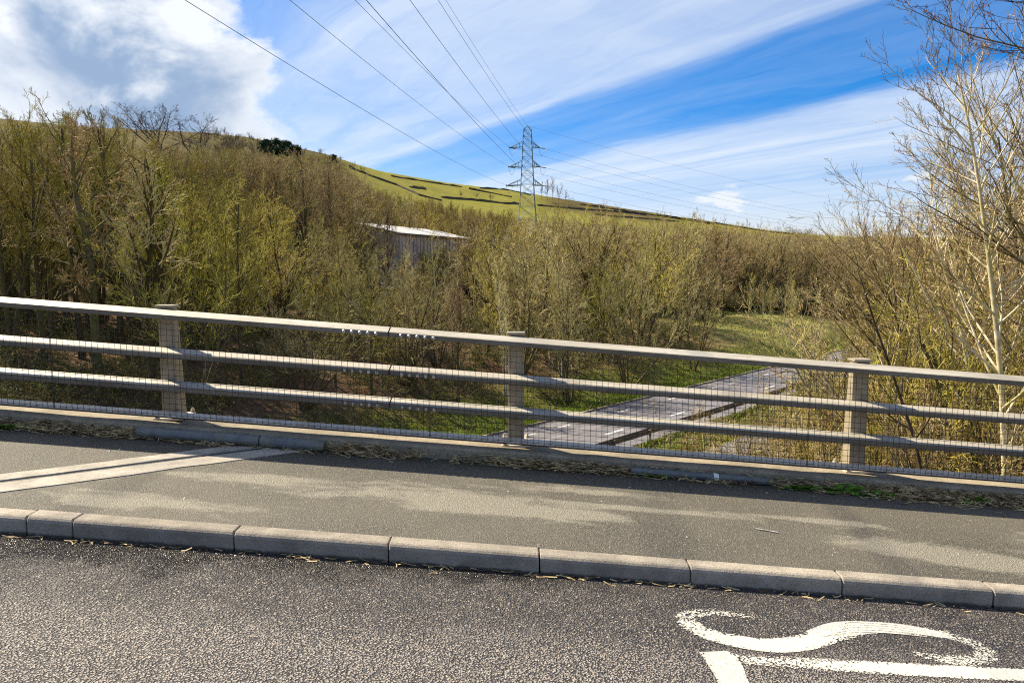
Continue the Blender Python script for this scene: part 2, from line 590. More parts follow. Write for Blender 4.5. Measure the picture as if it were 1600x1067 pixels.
def kerb_mat():
    m, t, p, co, out = mat('kerb_concrete')
    x, y, z = t.xyz(co)
    hz = t.m('ADD', z, t.m('MULTIPLY', x, GRAD))
    col = (0.31, 0.27, 0.22)
    n1 = t.noise(co, 5.0, 7.0, 0.65, 0.3)
    n2 = t.noise(co, 60.0, 5.0, 0.65)
    n3 = t.noise(co, 240.0, 2.0, 0.5)
    n4 = t.noise(co, 14.0, 6.0, 0.7)
    c = t.mix(t.ss(n1, 0.35, 0.65), tuple(v * 0.78 for v in col), tuple(v * 1.15 for v in col))
    c = t.mix(t.m('MULTIPLY', t.ss(n2, 0.52, 0.70), 0.5), c, (0.12, 0.10, 0.075))
    c = t.mix(t.m('MULTIPLY', t.ss(n3, 0.60, 0.68), 0.5), c, (0.10, 0.085, 0.065))
    oi = t.n('ShaderNodeObjectInfo')
    hsv = t.n('ShaderNodeHueSaturation')
    t.put(hsv.inputs['Value'], t.m('ADD', 0.84, t.m('MULTIPLY', oi.outputs['Random'], 0.32)))
    t.l(c, hsv.inputs['Color'])
    damp = t.m('SUBTRACT', 1.0, t.ss(t.m('ADD', hz, t.m('MULTIPLY', t.m('SUBTRACT', n4, 0.5), 0.04)), 0.008, 0.026))
    c = t.mix(t.m('MULTIPLY', damp, 0.85), hsv.outputs[0], (0.022, 0.019, 0.014))
    t.l(c, p.inputs['Base Color'])
    t.put(p.inputs['Roughness'], t.m('SUBTRACT', 0.88, t.m('MULTIPLY', damp, 0.4)))
    bump(t, p, t.m('ADD', t.m('ADD', n2, t.m('MULTIPLY', n3, 0.5)), n4), 0.8, 0.007)
    return m


def rail_metal():
    m, t, p, co, out = mat('weathered_aluminium')
    x, y, z = t.xyz(co)
    hz = t.m('ADD', z, t.m('MULTIPLY', x, GRAD))
    long_ = t.comb(t.m('MULTIPLY', x, 0.5), t.m('MULTIPLY', y, 4.0), t.m('MULTIPLY', hz, 4.0))
    n1 = t.noise(long_, 3.0, 8.0, 0.72, 0.4)
    n2 = t.noise(co, 70.0, 4.0, 0.7)
    n3 = t.noise(co, 14.0, 6.0, 0.7)
    drip = t.noise(t.comb(t.m('MULTIPLY', x, 26.0), t.m('MULTIPLY', y, 3.0), t.m('MULTIPLY', hz, 3.0)), 1.0, 5.0, 0.7)
    # sunlit tops and shaded sides painted by face direction; grime on the sides too
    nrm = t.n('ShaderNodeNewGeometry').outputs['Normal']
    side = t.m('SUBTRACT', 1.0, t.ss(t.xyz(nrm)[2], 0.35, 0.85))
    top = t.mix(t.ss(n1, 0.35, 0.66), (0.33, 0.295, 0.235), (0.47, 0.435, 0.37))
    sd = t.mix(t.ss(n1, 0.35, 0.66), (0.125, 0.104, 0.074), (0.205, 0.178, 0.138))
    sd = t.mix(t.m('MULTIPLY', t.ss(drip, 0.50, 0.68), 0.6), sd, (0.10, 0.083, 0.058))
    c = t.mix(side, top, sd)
    c = t.mix(t.m('MULTIPLY', t.ss(n3, 0.56, 0.70), 0.5), c, (0.16, 0.14, 0.10))
    c = t.mix(t.m('MULTIPLY', t.ss(n2, 0.60, 0.72), 0.5), c, (0.09, 0.08, 0.055))
    t.l(c, p.inputs['Base Color'])
    p.inputs['Metallic'].default_value = 0.1
    t.put(p.inputs['Roughness'], t.m('ADD', 0.38, t.m('MULTIPLY', n3, 0.3)))
    bump(t, p, n2, 0.25, 0.002)
    return m


def bark(name, dark, light, moss=None, rough=0.85, scale=9.0):
    m, t, p, co, out = mat(name)
    oi = t.n('ShaderNodeObjectInfo')
    rnd = oi.outputs['Random']
    n = t.noise(co, scale, 5.0, 0.65)
    c = t.mix(t.ss(n, 0.33, 0.68), dark, light)
    if moss:
        n2 = t.noise(co, scale * 0.18, 5.0, 0.6)
        c = t.mix(t.m('MULTIPLY', t.ss(n2, 0.40, 0.62), 0.75), c, moss)
    h = t.n('ShaderNodeHueSaturation')
    t.put(h.inputs['Hue'], t.m('ADD', 0.482, t.m('MULTIPLY', rnd, 0.032)))
    h.inputs['Saturation'].default_value = 1.0
    t.put(h.inputs['Value'], t.m('ADD', 0.72, t.m('MULTIPLY', t.m('FRACT', t.m('MULTIPLY', rnd, 7.31)), 0.75)))
    t.l(c, h.inputs['Color'])
    t.l(h.outputs[0], p.inputs['Base Color'])
    p.inputs['Roughness'].default_value = rough
    p.inputs['Specular IOR Level'].default_value = 0.12
    return m


def leafy(name, a, b, transl=0.3):
    m, t, p, co, out = mat(name)
    n = t.noise(co, 14.0, 3.0, 0.6)
    c = t.mix(t.ss(n, 0.35, 0.65), a, b)
    t.l(c, p.inputs['Base Color'])
    p.inputs['Roughness'].default_value = 0.6
    p.inputs['Specular IOR Level'].default_value = 0.2
    tr = t.n('ShaderNodeBsdfTranslucent')
    t.l(c, tr.inputs['Color'])
    mx = t.n('ShaderNodeMixShader')
    mx.inputs[0].default_value = transl
    t.l(p.outputs[0], mx.inputs[1])
    t.l(tr.outputs[0], mx.inputs[2])
    t.l(mx.outputs[0], out.inputs[0])
    return m


def ground_mat():
    m, t, p, co, out = mat('land')
    at = t.n('ShaderNodeAttribute')
    at.attribute_name = 'zone'
    zone = at.outputs['Color']
    at2 = t.n('ShaderNodeAttribute')
    at2.attribute_name = 'rough'
    rg = at2.outputs['Fac']
    x, y, z = t.xyz(co)
    n_s = t.noise(co, 1.6, 8.0, 0.7)
    n_m = t.noise(co, 0.16, 7.0, 0.65)
    n_l = t.noise(co, 0.022, 6.0, 0.6)
    c = t.mix(t.m('MULTIPLY', t.ss(n_s, 0.40, 0.62), 0.55), zone, t.mix(1.0, zone, (0.45, 0.42, 0.42), 'MULTIPLY'))
    c = t.mix(t.m('MULTIPLY', t.ss(n_m, 0.45, 0.62), 0.45), c, t.mix(1.0, c, (1.5, 1.35, 1.25), 'MULTIPLY'))
    # rough moorland tussocks and bracken
    c = t.mix(t.m('MULTIPLY', t.ss(t.noise(co, 0.07, 7.0, 0.7), 0.46, 0.60), rg), c, (0.045, 0.035, 0.016))
    c = t.mix(t.m('MULTIPLY', t.m('MULTIPLY', t.ss(n_l, 0.5, 0.62), rg), 0.6), c, (0.12, 0.085, 0.035))
    t.l(c, p.inputs['Base Color'])
    c = t.mix(t.m('MULTIPLY', t.ss(t.noise(co, 0.045, 6.0, 0.62, 0.4), 0.42, 0.66), 0.5), c, t.mix(1.0, c, (0.72, 0.66, 0.9), 'MULTIPLY'))
    t.l(c, p.inputs['Base Color'])
    p.inputs['Roughness'].default_value = 0.95
    p.inputs['Specular IOR Level'].default_value = 0.05
    bump(t, p, t.m('ADD', n_s, t.m('MULTIPLY', n_m, 3.0)), 0.7, 0.15)
    return m


def paint_mat(name, col, wear_lo, wear_hi):
    m, t, p, co, out = mat(name)
    at = t.n('ShaderNodeAttribute')
    at.attribute_name = 'wear'
    w = at.outputs['Fac']
    x, y, z = t.xyz(co)
    flat = t.comb(x, y, 0.0)
    d = t.voro(flat, 85.0)
    n = t.noise(flat, 38.0, 5.0, 0.7)
    n2 = t.noise(flat, 9.0, 4.0, 0.6)
    k = t.m('ADD', t.m('MULTIPLY', t.ss(d, 0.1, 0.9), 0.55), t.m('MULTIPLY', n, 0.75))
    k = t.m('ADD', k, t.m('MULTIPLY', t.m('SUBTRACT', n2, 0.5), 0.5))
    on = t.ss(t.m('SUBTRACT', k, t.m('SUBTRACT', 1.12, w)), wear_lo, wear_hi)
    on = t.m('SUBTRACT', 1.0, on)
    c = t.mix(t.ss(n, 0.4, 0.72), col, tuple(v * 0.74 for v in col))
    t.l(c, p.inputs['Base Color'])
    p.inputs['Roughness'].default_value = 0.6
    bump(t, p, t.m('ADD', n, d), 0.6, 0.004)
    tr = t.n('ShaderNodeBsdfTransparent')
    mx = t.n('ShaderNodeMixShader')
    t.l(on, mx.inputs[0])
    t.l(tr.outputs[0], mx.inputs[1])
    t.l(p.outputs[0], mx.inputs[2])
    t.l(mx.outputs[0], out.inputs[0])
    return m


M = {}
M['road'] = asphalt_road()
M['pave'] = asphalt_fine()
M['low_road'] = lower_asphalt('pale_asphalt', (0.150, 0.140, 0.150))
M['kerb'] = kerb_mat()
M['plinth'] = concrete('plinth_concrete', (0.27, 0.225, 0.155), (0.06, 0.05, 0.024), amt=0.85)
M['nosing'] = concrete('nosing_concrete', (0.36, 0.325, 0.275), (0.16, 0.14, 0.11), amt=0.4)
M['rubber'] = simple('black_rubber', (0.015, 0.015, 0.016), 0.6, 0.3)
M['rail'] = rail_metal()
M['post'] = simple('post_aluminium', (0.30, 0.255, 0.18), 0.55, 0.14, 9.0, 0.15, 0.2, 60.0, dirt=(0.26, 0.215, 0.145))
M['bolt'] = simple('bolt_steel', (0.42, 0.41, 0.39), 0.35, 0.3, 30.0, 0.7)
M['wire'] = simple('rusty_wire', (0.060, 0.042, 0.033), 0.75, 0.4, 30.0, 0.2)
M['channel'] = simple('galvanised_channel', (0.56, 0.50, 0.42), 0.5, 0.16, 8.0, 0.1, dirt=(0.38, 0.34, 0.27))
M['duct'] = simple('grey_duct', (0.12, 0.13, 0.133), 0.45, 0.22, 10.0, 0.0, 0.15, 30.0, dirt=(0.17, 0.165, 0.12))
M['white'] = simple('white_plastic', (0.75, 0.74, 0.70), 0.5, 0.15, 20.0)
M['paint'] = paint_mat('worn_white_paint', (0.55, 0.53, 0.47), 0.10, 0.26)
M['line'] = paint_mat('lane_paint', (0.74, 0.73, 0.70), 0.2, 0.5)
M['ghost'] = paint_mat('scraped_grey_paint', (0.42, 0.41, 0.40), 0.15, 0.45)
M['barrier'] = simple('dull_galvanised_steel', (0.16, 0.125, 0.11), 0.6, 0.3, 3.0, 0.3)
M['land'] = ground_mat()
M['olive'] = bark('olive_twigs', (0.155, 0.124, 0.026), (0.450, 0.375, 0.095), (0.36, 0.315, 0.050))
M['olive2'] = bark('yellow_green_twigs', (0.225, 0.19, 0.036), (0.56, 0.485, 0.120), (0.43, 0.39, 0.062))
M['olive_dark'] = bark('dark_olive_twigs', (0.095, 0.078, 0.016), (0.300, 0.250, 0.058), (0.25, 0.22, 0.032))
M['brown'] = bark('brown_twigs', (0.145, 0.100, 0.048), (0.400, 0.295, 0.145))
M['pink'] = bark('pink_brown_twigs', (0.20, 0.138, 0.080), (0.470, 0.350, 0.215), (0.36, 0.29, 0.12))
M['tan'] = bark('tan_twigs', (0.25, 0.205, 0.095), (0.60, 0.515, 0.270), (0.46, 0.41, 0.15))
M['trunk'] = bark('mossy_trunk', (0.040, 0.031, 0.018), (0.125, 0.098, 0.055), (0.105, 0.096, 0.026))
M['pale'] = bark('pale_trunk', (0.26, 0.225, 0.14), (0.60, 0.54, 0.40), (0.34, 0.32, 0.13), scale=6.0)
M['dark'] = bark('dark_branches', (0.040, 0.030, 0.024), (0.115, 0.088, 0.066))
M['bud'] = leafy('yellow_green_buds', (0.34, 0.29, 0.06), (0.56, 0.48, 0.14))
M['redbud'] = leafy('red_brown_buds', (0.16, 0.055, 0.045), (0.30, 0.13, 0.09), 0.15)
M['leaf'] = leafy('bramble_leaves', (0.035, 0.062, 0.014), (0.11, 0.135, 0.028))
M['needle'] = leafy('pine_needles', (0.014, 0.034, 0.018), (0.030, 0.060, 0.022), 0.1)
M['grass'] = leafy('verge_grass', (0.085, 0.145, 0.014), (0.19, 0.26, 0.022), 0.35)
M['drygrass'] = leafy('dry_grass', (0.15, 0.125, 0.055), (0.30, 0.25, 0.12), 0.2)
M['straw'] = leafy('straw_litter', (0.24, 0.165, 0.075), (0.62, 0.49, 0.26), 0.15)
M['weed'] = leafy('weed_leaves', (0.06, 0.16, 0.012), (0.14, 0.28, 0.03), 0.3)
M['litter'] = leafy('dead_leaves', (0.060, 0.034, 0.018), (0.16, 0.095, 0.050), 0.1)
M['stone'] = simple('dark_field_stone', (0.075, 0.062, 0.044), 0.95, 0.4, 0.6)
M['pebble'] = simple('pale_grit', (0.42, 0.39, 0.33), 0.9, 0.35, 40.0)
M['shed_wall'] = simple('grey_cladding', (0.44, 0.375, 0.32), 0.6, 0.2, 0.9, 0.0, dirt=(0.27, 0.22, 0.18))
M['shed_roof'] = simple('pale_roof_sheet', (0.42, 0.41, 0.40), 0.7, 0.14, 0.5, 0.0, dirt=(0.31, 0.295, 0.275))
M['shed_trim'] = simple('dark_trim', (0.09, 0.075, 0.065), 0.6, 0.2, 2.0)
M['pylon'] = simple('green_grey_steel', (0.15, 0.215, 0.22), 0.6, 0.3, 0.4, 0.1)
M['cable'] = simple('dark_cable', (0.04, 0.05, 0.07), 0.5, 0.1)
M['insul'] = simple('brown_glass_insulator', (0.10, 0.085, 0.08), 0.3, 0.2, 4.0)

# ------------------------------------------------------------------ ground sheet
ang_f = np.radians(np.arange(-62, 62.01, 0.36))
ang_b = np.radians(np.arange(65, 298, 4.0))
angs = np.concatenate([ang_f, ang_b])
rad = np.concatenate([[1.0, 2.5, 4.5], np.geomspace(6.0, 140, 150), np.geomspace(143, RIDGE, 110), np.geomspace(RIDGE * 1.015, 9000, 26)])
RR, AA = np.meshgrid(rad, angs, indexing='ij')
GX, GY = RR * np.sin(AA), RR * np.cos(AA)
GZ = terr(GX, GY)
nr, na = GX.shape
V = np.c_[GX.ravel(), GY.ravel(), GZ.ravel()]
ii, jj = np.meshgrid(np.arange(nr - 1), np.arange(na), indexing='ij')
j2 = (jj + 1) % na
Fq = np.c_[(ii * na + jj).ravel(), (ii * na + j2).ravel(), ((ii + 1) * na + j2).ravel(), ((ii + 1) * na + jj).ravel()][:, ::-1]
sv, lv = sl(V[:, 0], V[:, 1])
rv = np.hypot(V[:, 0], V[:, 1])
azv = np.arctan2(V[:, 0], V[:, 1])
pxv = 800 + F_PX * np.tan(np.clip(azv, -1.2, 1.2))
nz = wob(V[:, 0], V[:, 1], 0.35, 3.0) * 0.5 + wob(V[:, 0], V[:, 1], 0.9, 5.0) * 0.5
LITTER = np.array([0.14, 0.092, 0.050])
GRASS = np.array([0.13, 0.175, 0.018])
DRY = np.array([0.30, 0.255, 0.115])
PAST = np.array([0.195, 0.188, 0.034])
MOOR = np.array([0.10, 0.085, 0.024])


def lerp(a_, b_, t_):
    return a_ * (1 - t_[:, None]) + b_ * t_[:, None]


zone = np.tile(LITTER, (len(V), 1))
verge = (1 - sstep(sv, 3.5, 7.5)) * (sv > -1) + (sv <= -1)
zone = lerp(zone, np.tile(GRASS, (len(V), 1)), np.clip(verge * (0.75 + 0.4 * nz), 0, 1) * (rv < 200))
right_rough = sstep(-sv, 15, 18) * (rv < 200)
zone = lerp(zone, np.tile((DRY * 0.75 + GRASS * 0.25), (len(V), 1)), np.clip(right_rough * (0.7 + 0.5 * nz), 0, 1))
glade = np.exp(-(((V[:, 0] - 32) / 13) ** 2 + ((V[:, 1] - 93) / 22) ** 2))
zone = lerp(zone, np.tile(GRASS * 0.5 + DRY * 0.5, (len(V), 1)), np.clip(glade * 1.6, 0, 1))
tv = (rv - 125) / (rid(azv) - 125)
hill = np.maximum(sstep(tv, 0.30, 0.46), sstep(np.interp(azv, A1_AZ, A1_T), 0.04, 0.10) * sstep(rv, 66, 80))
fields = sstep(pxv, 500, 580)
zone = lerp(zone, MOOR[None] * (1 - fields[:, None]) + PAST[None] * fields[:, None], hill)
skybrown = sstep(pxv, 830, 880) * sstep(tv, 0.72, 0.86) * (1 - sstep(pxv, 1000, 1090))
zone = lerp(zone, np.tile(MOOR, (len(V), 1)), np.clip(skybrown, 0, 1))
roughv = np.clip(hill * (1 - fields) + skybrown * 0.7, 0, 1)
gme = mesh_np('ground', V, Fq, [M['land']], smooth=True, attrs={'zone': zone, 'rough': roughv})
tag(obj('ground', gme), kind='structure')


# ------------------------------------------------------------------ road, kerb and pavement on the bridge
def sheet(name, x0, x1, y0, y1, zf, m, nx=40, ny=8, thick=0.3):
    xs, ys = np.linspace(x0, x1, nx), np.linspace(y0, y1, ny)
    X, Y = np.meshgrid(xs, ys, indexing='ij')
    Z = zf(X, Y)
    Vt = np.c_[X.ravel(), Y.ravel(), Z.ravel()]
    i_, j_ = np.meshgrid(np.arange(nx - 1), np.arange(ny - 1), indexing='ij')
    f = np.c_[(i_ * ny + j_).ravel(), ((i_ + 1) * ny + j_).ravel(), ((i_ + 1) * ny + j_ + 1).ravel(), (i_ * ny + j_ + 1).ravel()]
    n0 = len(Vt)
    Vb = Vt.copy()
    Vb[:, 2] -= thick
    ring = [i * ny for i in range(nx)] + [(nx - 1) * ny + j for j in range(1, ny)] + [i * ny + ny - 1 for i in range(nx - 2, -1, -1)] + [j for j in range(ny - 2, 0, -1)]
    ring = np.array(ring)
    nxt = np.roll(ring, -1)
    side = np.c_[ring, ring + n0, nxt + n0, nxt]
    return obj(name, mesh_np(name, np.r_[Vt, Vb], [f, f[:, ::-1] + n0, side], [m], smooth=False))


KY = 4.335       # kerb face
road = tag(sheet('road', -30, 30, -6.0, KY + 0.06, lambda x, y: deck(x) + 0.0 * y - 0.018 * (KY - y) * 0, M['road']), kind='structure')
pavement = tag(sheet('pavement', -30, 30, KY + 0.119, 6.21, pav, M['pave']), kind='structure')
slab = MB()
slab.prof([(-6, -0.305), (-6, -0.75), (6.69, -0.75), (6.69, -0.305)], [-30, 30], lambda x: (0, deck(x)))
tag(slab.build('bridge_deck', M['plinth']), kind='structure')

kerb = bpy.data.objects.new('kerb', None)
COL.objects.link(kerb)
tag(kerb, kind='structure')
joints = [-6.33, -5.42, -4.5, -3.585, -2.90, -2.625, -1.665, -0.74, 0.165, 1.072, 1.99, 2.905, 3.82, 4.735, 5.65]
joints = [-2.90 - 0.918 * k for k in range(4, 0, -1)] + joints[4:]
for i in range(len(joints) - 1):
    a_, b_ = joints[i] + 0.004, joints[i + 1] - 0.004
    dy_, dz_ = random.uniform(-0.004, 0.004), random.uniform(-0.003, 0.003)
    tl = random.uniform(-0.004, 0.004)
    pr = [(0.0, -0.12), (0.0, 0.085), (0.006, 0.1), (0.016, 0.111), (0.03, 0.117), (0.121, 0.118), (0.121, -0.12)]
    k_ = MB()
    xs = [a_, a_ + 0.006, (a_ + b_) / 2, b_ - 0.006, b_]
    mid = (a_ + b_) / 2

    def off(x, a_=a_, b_=b_, mid=mid, tl=tl, dy_=dy_, dz_=dz_):
        e = 0.004 if (x == a_ or x == b_) else 0.0
        return (KY + dy_ + e + tl * (x - mid), deck(x) + dz_ - e)
    k_.prof(pr, xs, off)
    k_.build('kerb_stone', M['kerb'], kerb)

# ------------------------------------------------------------------ expansion joint across the pavement
jd = np.array([1.18, 1.08])
jd /= np.linalg.norm(jd)
jn = np.array([-jd[1], jd[0]])
jc = np.array([-3.41, 4.864])


def joint_strip(name, w0, w1, h, m, parent):
    b = MB()
    t0s, t1s = (KY + 0.125 - jc[1]), (6.2 - jc[1])
    lo, hi = [], []
    N = 14
    for w in (w0, w1):
        p_start = (KY + 0.125 - (jc[1] + jn[1] * w)) / jd[1]
        p_end = (6.2 - (jc[1] + jn[1] * w)) / jd[1]
        row = []
        for i in range(N + 1):
            tt = p_start + (p_end - p_start) * i / N
            jit = RNG.normal(0, 0.008) if (abs(w) > 0.03 and 0 < i < N) else 0.0
            p = jc + jd * tt + jn * (w + jit)
            row.append((p[0], p[1]))
        lo.append(row)
    vs = []
    for row in lo:
        for (x, y) in row:
            vs.append((x, y, pav(x, y) + h))
    for row in lo:
        for (x, y) in row:
            vs.append((x, y, pav(x, y) - 0.02))
    n1 = N + 1
    fs = []
    for i in range(N):
        fs.append((i, n1 + i, n1 + i + 1, i + 1))
        fs.append((2 * n1 + i, i, i + 1, 2 * n1 + i + 1))
        fs.append((n1 + i, 3 * n1 + i, 3 * n1 + i + 1, n1 + i + 1))
    fs.append((0, 2 * n1, 3 * n1, n1))
    fs.append((N, n1 + N, 3 * n1 + N, 2 * n1 + N))
    b.add(vs, fs)
    return b.build(name, m, parent)


ej = thing('expansion_joint', 'slanting concrete expansion joint with black gap across the pavement', 'expansion joint', (-3.41, 4.864, float(pav(-3.41, 4.864))))
MI = Matrix.Translation(-ej.location)
for nm, w0, w1, h, m_ in (('nosing_strip', -0.215, -0.024, 0.006, M['nosing']), ('nosing_strip', 0.024, 0.18, 0.006, M['nosing']),
                          ('rubber_seal', -0.0235, 0.0235, 0.0010, M['rubber'])):
    o = joint_strip(nm, w0, w1, h, m_, ej)
    o.matrix_parent_inverse = MI
edge_bar = joint_strip('steel_edge', 0.0245, 0.032, 0.010, M['bolt'], ej)
edge_bar.matrix_parent_inverse = MI


# ------------------------------------------------------------------ painted letters on the road (S and L of a word seen from its side)
def ribbon(name, pts, widths, wears, m, parent, lift=0.003, sub=14):
    P = np.array(pts, float)
    n = len(P)
    t_ = np.arange(n)
    ts = np.linspace(0, n - 1, (n - 1) * sub + 1)

    def cr(A):
        A = np.asarray(A, float)
        out = []
        for t in ts:
            i = min(int(t), n - 2)
            f = t - i
            p_ = [A[max(i - 1, 0)], A[i], A[i + 1], A[min(i + 2, n - 1)]]
            out.append(0.5 * ((2 * p_[1]) + (-p_[0] + p_[2]) * f + (2 * p_[0] - 5 * p_[1] + 4 * p_[2] - p_[3]) * f * f + (-p_[0] + 3 * p_[1] - 3 * p_[2] + p_[3]) * f ** 3))
        return np.array(out)
    C = np.stack([cr(P[:, 0]), cr(P[:, 1])], 1)
    wd, we = cr(widths), cr(wears)
    T = np.gradient(C, axis=0)
    T /= np.linalg.norm(T, axis=1)[:, None]
    Nn = np.c_[-T[:, 1], T[:, 0]]
    us = np.linspace(-1, 1, 9)
    Vv, Wr = [], []
    for u in us:
        q = C + Nn * (wd * 0.5 * u)[:, None]
        Vv.append(np.c_[q, deck(q[:, 0]) + lift])
        Wr.append(we + 0.42 * abs(u) ** 3)
    Vv = np.array(Vv)
    nu, nt = len(us), len(C)
    i_, j_ = np.meshgrid(np.arange(nu - 1), np.arange(nt - 1), indexing='ij')
    f = np.c_[(i_ * nt + j_).ravel(), (i_ * nt + j_ + 1).ravel(), ((i_ + 1) * nt + j_ + 1).ravel(), ((i_ + 1) * nt + j_).ravel()]
    Vv = Vv.reshape(-1, 3)
    return obj(name, mesh_np(name, Vv, f, [m], attrs={'wear': np.array(Wr).ravel()}), parent)


S_PTS = [(1.345, 3.965), (1.132, 3.985), (0.975, 3.935), (0.945, 3.85), (1.0, 3.745), (1.15, 3.675), (1.33, 3.655), (1.52, 3.715), (1.72, 3.835),
         (1.94, 3.935), (2.14, 3.955), (2.36, 3.925), (2.49, 3.835), (2.485, 3.74), (2.36, 3.655), (2.2, 3.645), (2.07, 3.675)]
S_W = [0.08, 0.10, 0.12, 0.135, 0.14, 0.14, 0.14, 0.145, 0.15, 0.145, 0.135, 0.13, 0.13, 0.135, 0.125, 0.12, 0.09]
S_E = [0.74, 0.66, 0.58, 0.50, 0.38, 0.22, 0.14, 0.22, 0.40, 0.54, 0.56, 0.58, 0.60, 0.60, 0.56, 0.60, 0.74]
ribbon('painted_letter', S_PTS, S_W, S_E, M['paint'], road)
ribbon('faded_paint', [(1.6, 3.80), (1.80, 3.905), (2.0, 3.955), (2.2, 3.96), (2.40, 3.915)], [0.10, 0.15, 0.13, 0.11, 0.07], [0.1, 0.0, 0.0, 0.05, 0.25], M['ghost'], road, 0.0022)
for k in range(5):
    oy = -0.05 + k * 0.027
    ribbon('paint_streak', [(1.62 + 0.05 * k, 3.815 + oy * 0.6), (1.85, 3.925 + oy), (2.05, 3.945 + oy), (2.25 - 0.02 * k, 3.935 + oy)], [0.006, 0.010, 0.009, 0.004], [0, 0, 0, 0.1], M['paint'], road, 0.0042, 6)
ribbon('painted_letter', [(1.03, 3.485), (1.2, 3.492), (1.55, 3.50), (2.0, 3.515), (2.6, 3.545), (2.9, 3.56)], [0.13, 0.12, 0.125, 0.125, 0.12, 0.12], [0.56, 0.58, 0.44, 0.24, 0.15, 0.12], M['paint'], road)
ribbon('letter_foot', [(1.005, 3.545), (1.022, 3.46), (1.02, 3.30), (1.01, 3.10), (1.0, 2.86)], [0.165, 0.175, 0.15, 0.14, 0.14], [0.28, 0.1, 0.06, 0.08, 0.1], M['paint'], road, 0.0046)

# ------------------------------------------------------------------ plinth, railing
plinth = MB()
PTOP = 0.262
xs_pl = list(np.arange(-30, 30.01, 0.25))
jit = {x: (random.uniform(-0.006, 0.006), random.uniform(-0.004, 0.004)) for x in xs_pl}
plinth.prof([(6.19, -0.2), (6.19, PTOP - 0.016), (6.206, PTOP), (6.71, PTOP), (6.71, -0.9), (6.4, -0.9)], xs_pl, lambda x: (jit[x][0], deck(x) + jit[x][1]))
tag(plinth.build('concrete_plinth', M['plinth']), 'low concrete plinth under the bridge railing along the pavement edge', 'plinth')

rl = thing('bridge_railing', 'grey metal bridge railing with three rails and wire mesh beside the pavement', 'railing', (0, 6.4, PTOP))
RI = Matrix.Translation(-rl.location)


def part(b, name, m, parent, smooth=False, bevel=0.0, root=rl, inv=RI):
    o = b.build(name, m, parent, smooth, bevel)
    if parent is root:
        o.matrix_parent_inverse = inv
    return o


def child_of(o, parent):
    """parent at identity offset although the parent has its own inverse"""
    o.parent = parent
    return o


POSTS = [-8.98, -5.98, -2.98, 0.035, 3.03, 6.03, 9.03]
for i, px_ in enumerate(POSTS):
    zb = deck(px_) + PTOP
    b = MB()
    w = 0.07
    yf = 6.435
    zt = deck(px_) + 1.238
    # I-section post: front flange, web, rear flange; the rear tapers outwards towards the foot
    dt, db = 0.075, 0.175
    b.add([(px_ - w, yf, zb + .02), (px_ + w, yf, zb + .02), (px_ + w, yf + db, zb + .02), (px_ - w, yf + db, zb + .02),
           (px_ - w, yf, zt), (px_ + w, yf, zt), (px_ + w, yf + dt, zt), (px_ - w, yf + dt, zt)],
          [(3, 2, 1, 0), (4, 5, 6, 7), (0, 1, 5, 4), (1, 2, 6, 5), (2, 3, 7, 6), (3, 0, 4, 7)])
    po = part(b, 'post', M['post'], rl, bevel=0.006)
    b = MB()
    b.box((px_, yf + 0.03, zt + 0.012), (0.158, 0.125, 0.022))
    b.build('post_cap', M['post'], po, bevel=0.005)
    b = MB()
    b.box((px_, yf + 0.085, zb + 0.012), (0.25, 0.30, 0.02))
    bp = b.build('base_plate', M['channel'], po, bevel=0.003)
    for sx in (-1, 1):
        for sy in (-0.04, 0.22):
            b = MB()
            b.tube([(px_ + sx * 0.102, yf + sy, zb + 0.02), (px_ + sx * 0.102, yf + sy, zb + 0.045)], 0.019, 6)
            b.tube([(px_ + sx * 0.102, yf + sy, zb + 0.045), (px_ + sx * 0.102, yf + sy, zb + 0.062)], 0.010, 6)
            b.build('bolt', M['channel'], po)

RY = 6.28
SPL = [-9.8, -1.04, 9.8]
RAIL_TOPS = [1.226, 0.897, 0.615]
for ri, zt in enumerate(RAIL_TOPS):
    h = 0.076
    pr = [(RY + 0.004, zt - h), (RY, zt - h + 0.006), (RY, zt - 0.036), (RY + 0.008, zt - 0.030), (RY + 0.115, zt), (RY + 0.14, zt - 0.006), (RY + 0.152, zt - 0.02), (RY + 0.152, zt - h)]
    for si in range(2):
        xs = np.linspace(SPL[si] + 0.006, SPL[si + 1] - 0.006, 40)
        b = MB()
        b.prof(pr, list(xs), lambda x: (0, deck(x)))
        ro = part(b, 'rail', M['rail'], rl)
        # bolts beside the splice
        for k in range(5):
            xb = SPL[1] + (0.085 + 0.068 * k) * (1 if si == 1 else -1) + (0.02 if si == 1 else -0.02)
            zb = deck(xb) + zt - 0.055
            b = MB()
            b.tube([(xb, RY + 0.002, zb), (xb, RY - 0.008, zb), (xb, RY - 0.016, zb), (xb, RY - 0.019, zb)], [0.0165, 0.0155, 0.010, 0.004], 8, ref=(0, 0, 1))
            b.build('bolt', M['bolt'], ro, smooth=False)
    b = MB()
    ins = [(y + (0.007 if y < RY + 0.07 else -0.007), z + (0.007 if z < zt - 0.05 else -0.008)) for (y, z) in pr]
    b.prof(ins, [SPL[1] - 0.12, SPL[1] + 0.12], lambda x: (0, deck(x)))
    part(b, 'splice_sleeve', M['wire'], rl)
    # blocks that hold the rail to each post
    for px_ in POSTS:
        b = MB()
        b.box((px_, 6.4325, deck(px_) + zt - 0.05), (0.09, 0.008, 0.06))
        part(b, 'rail_bracket', M['bolt'], rl)

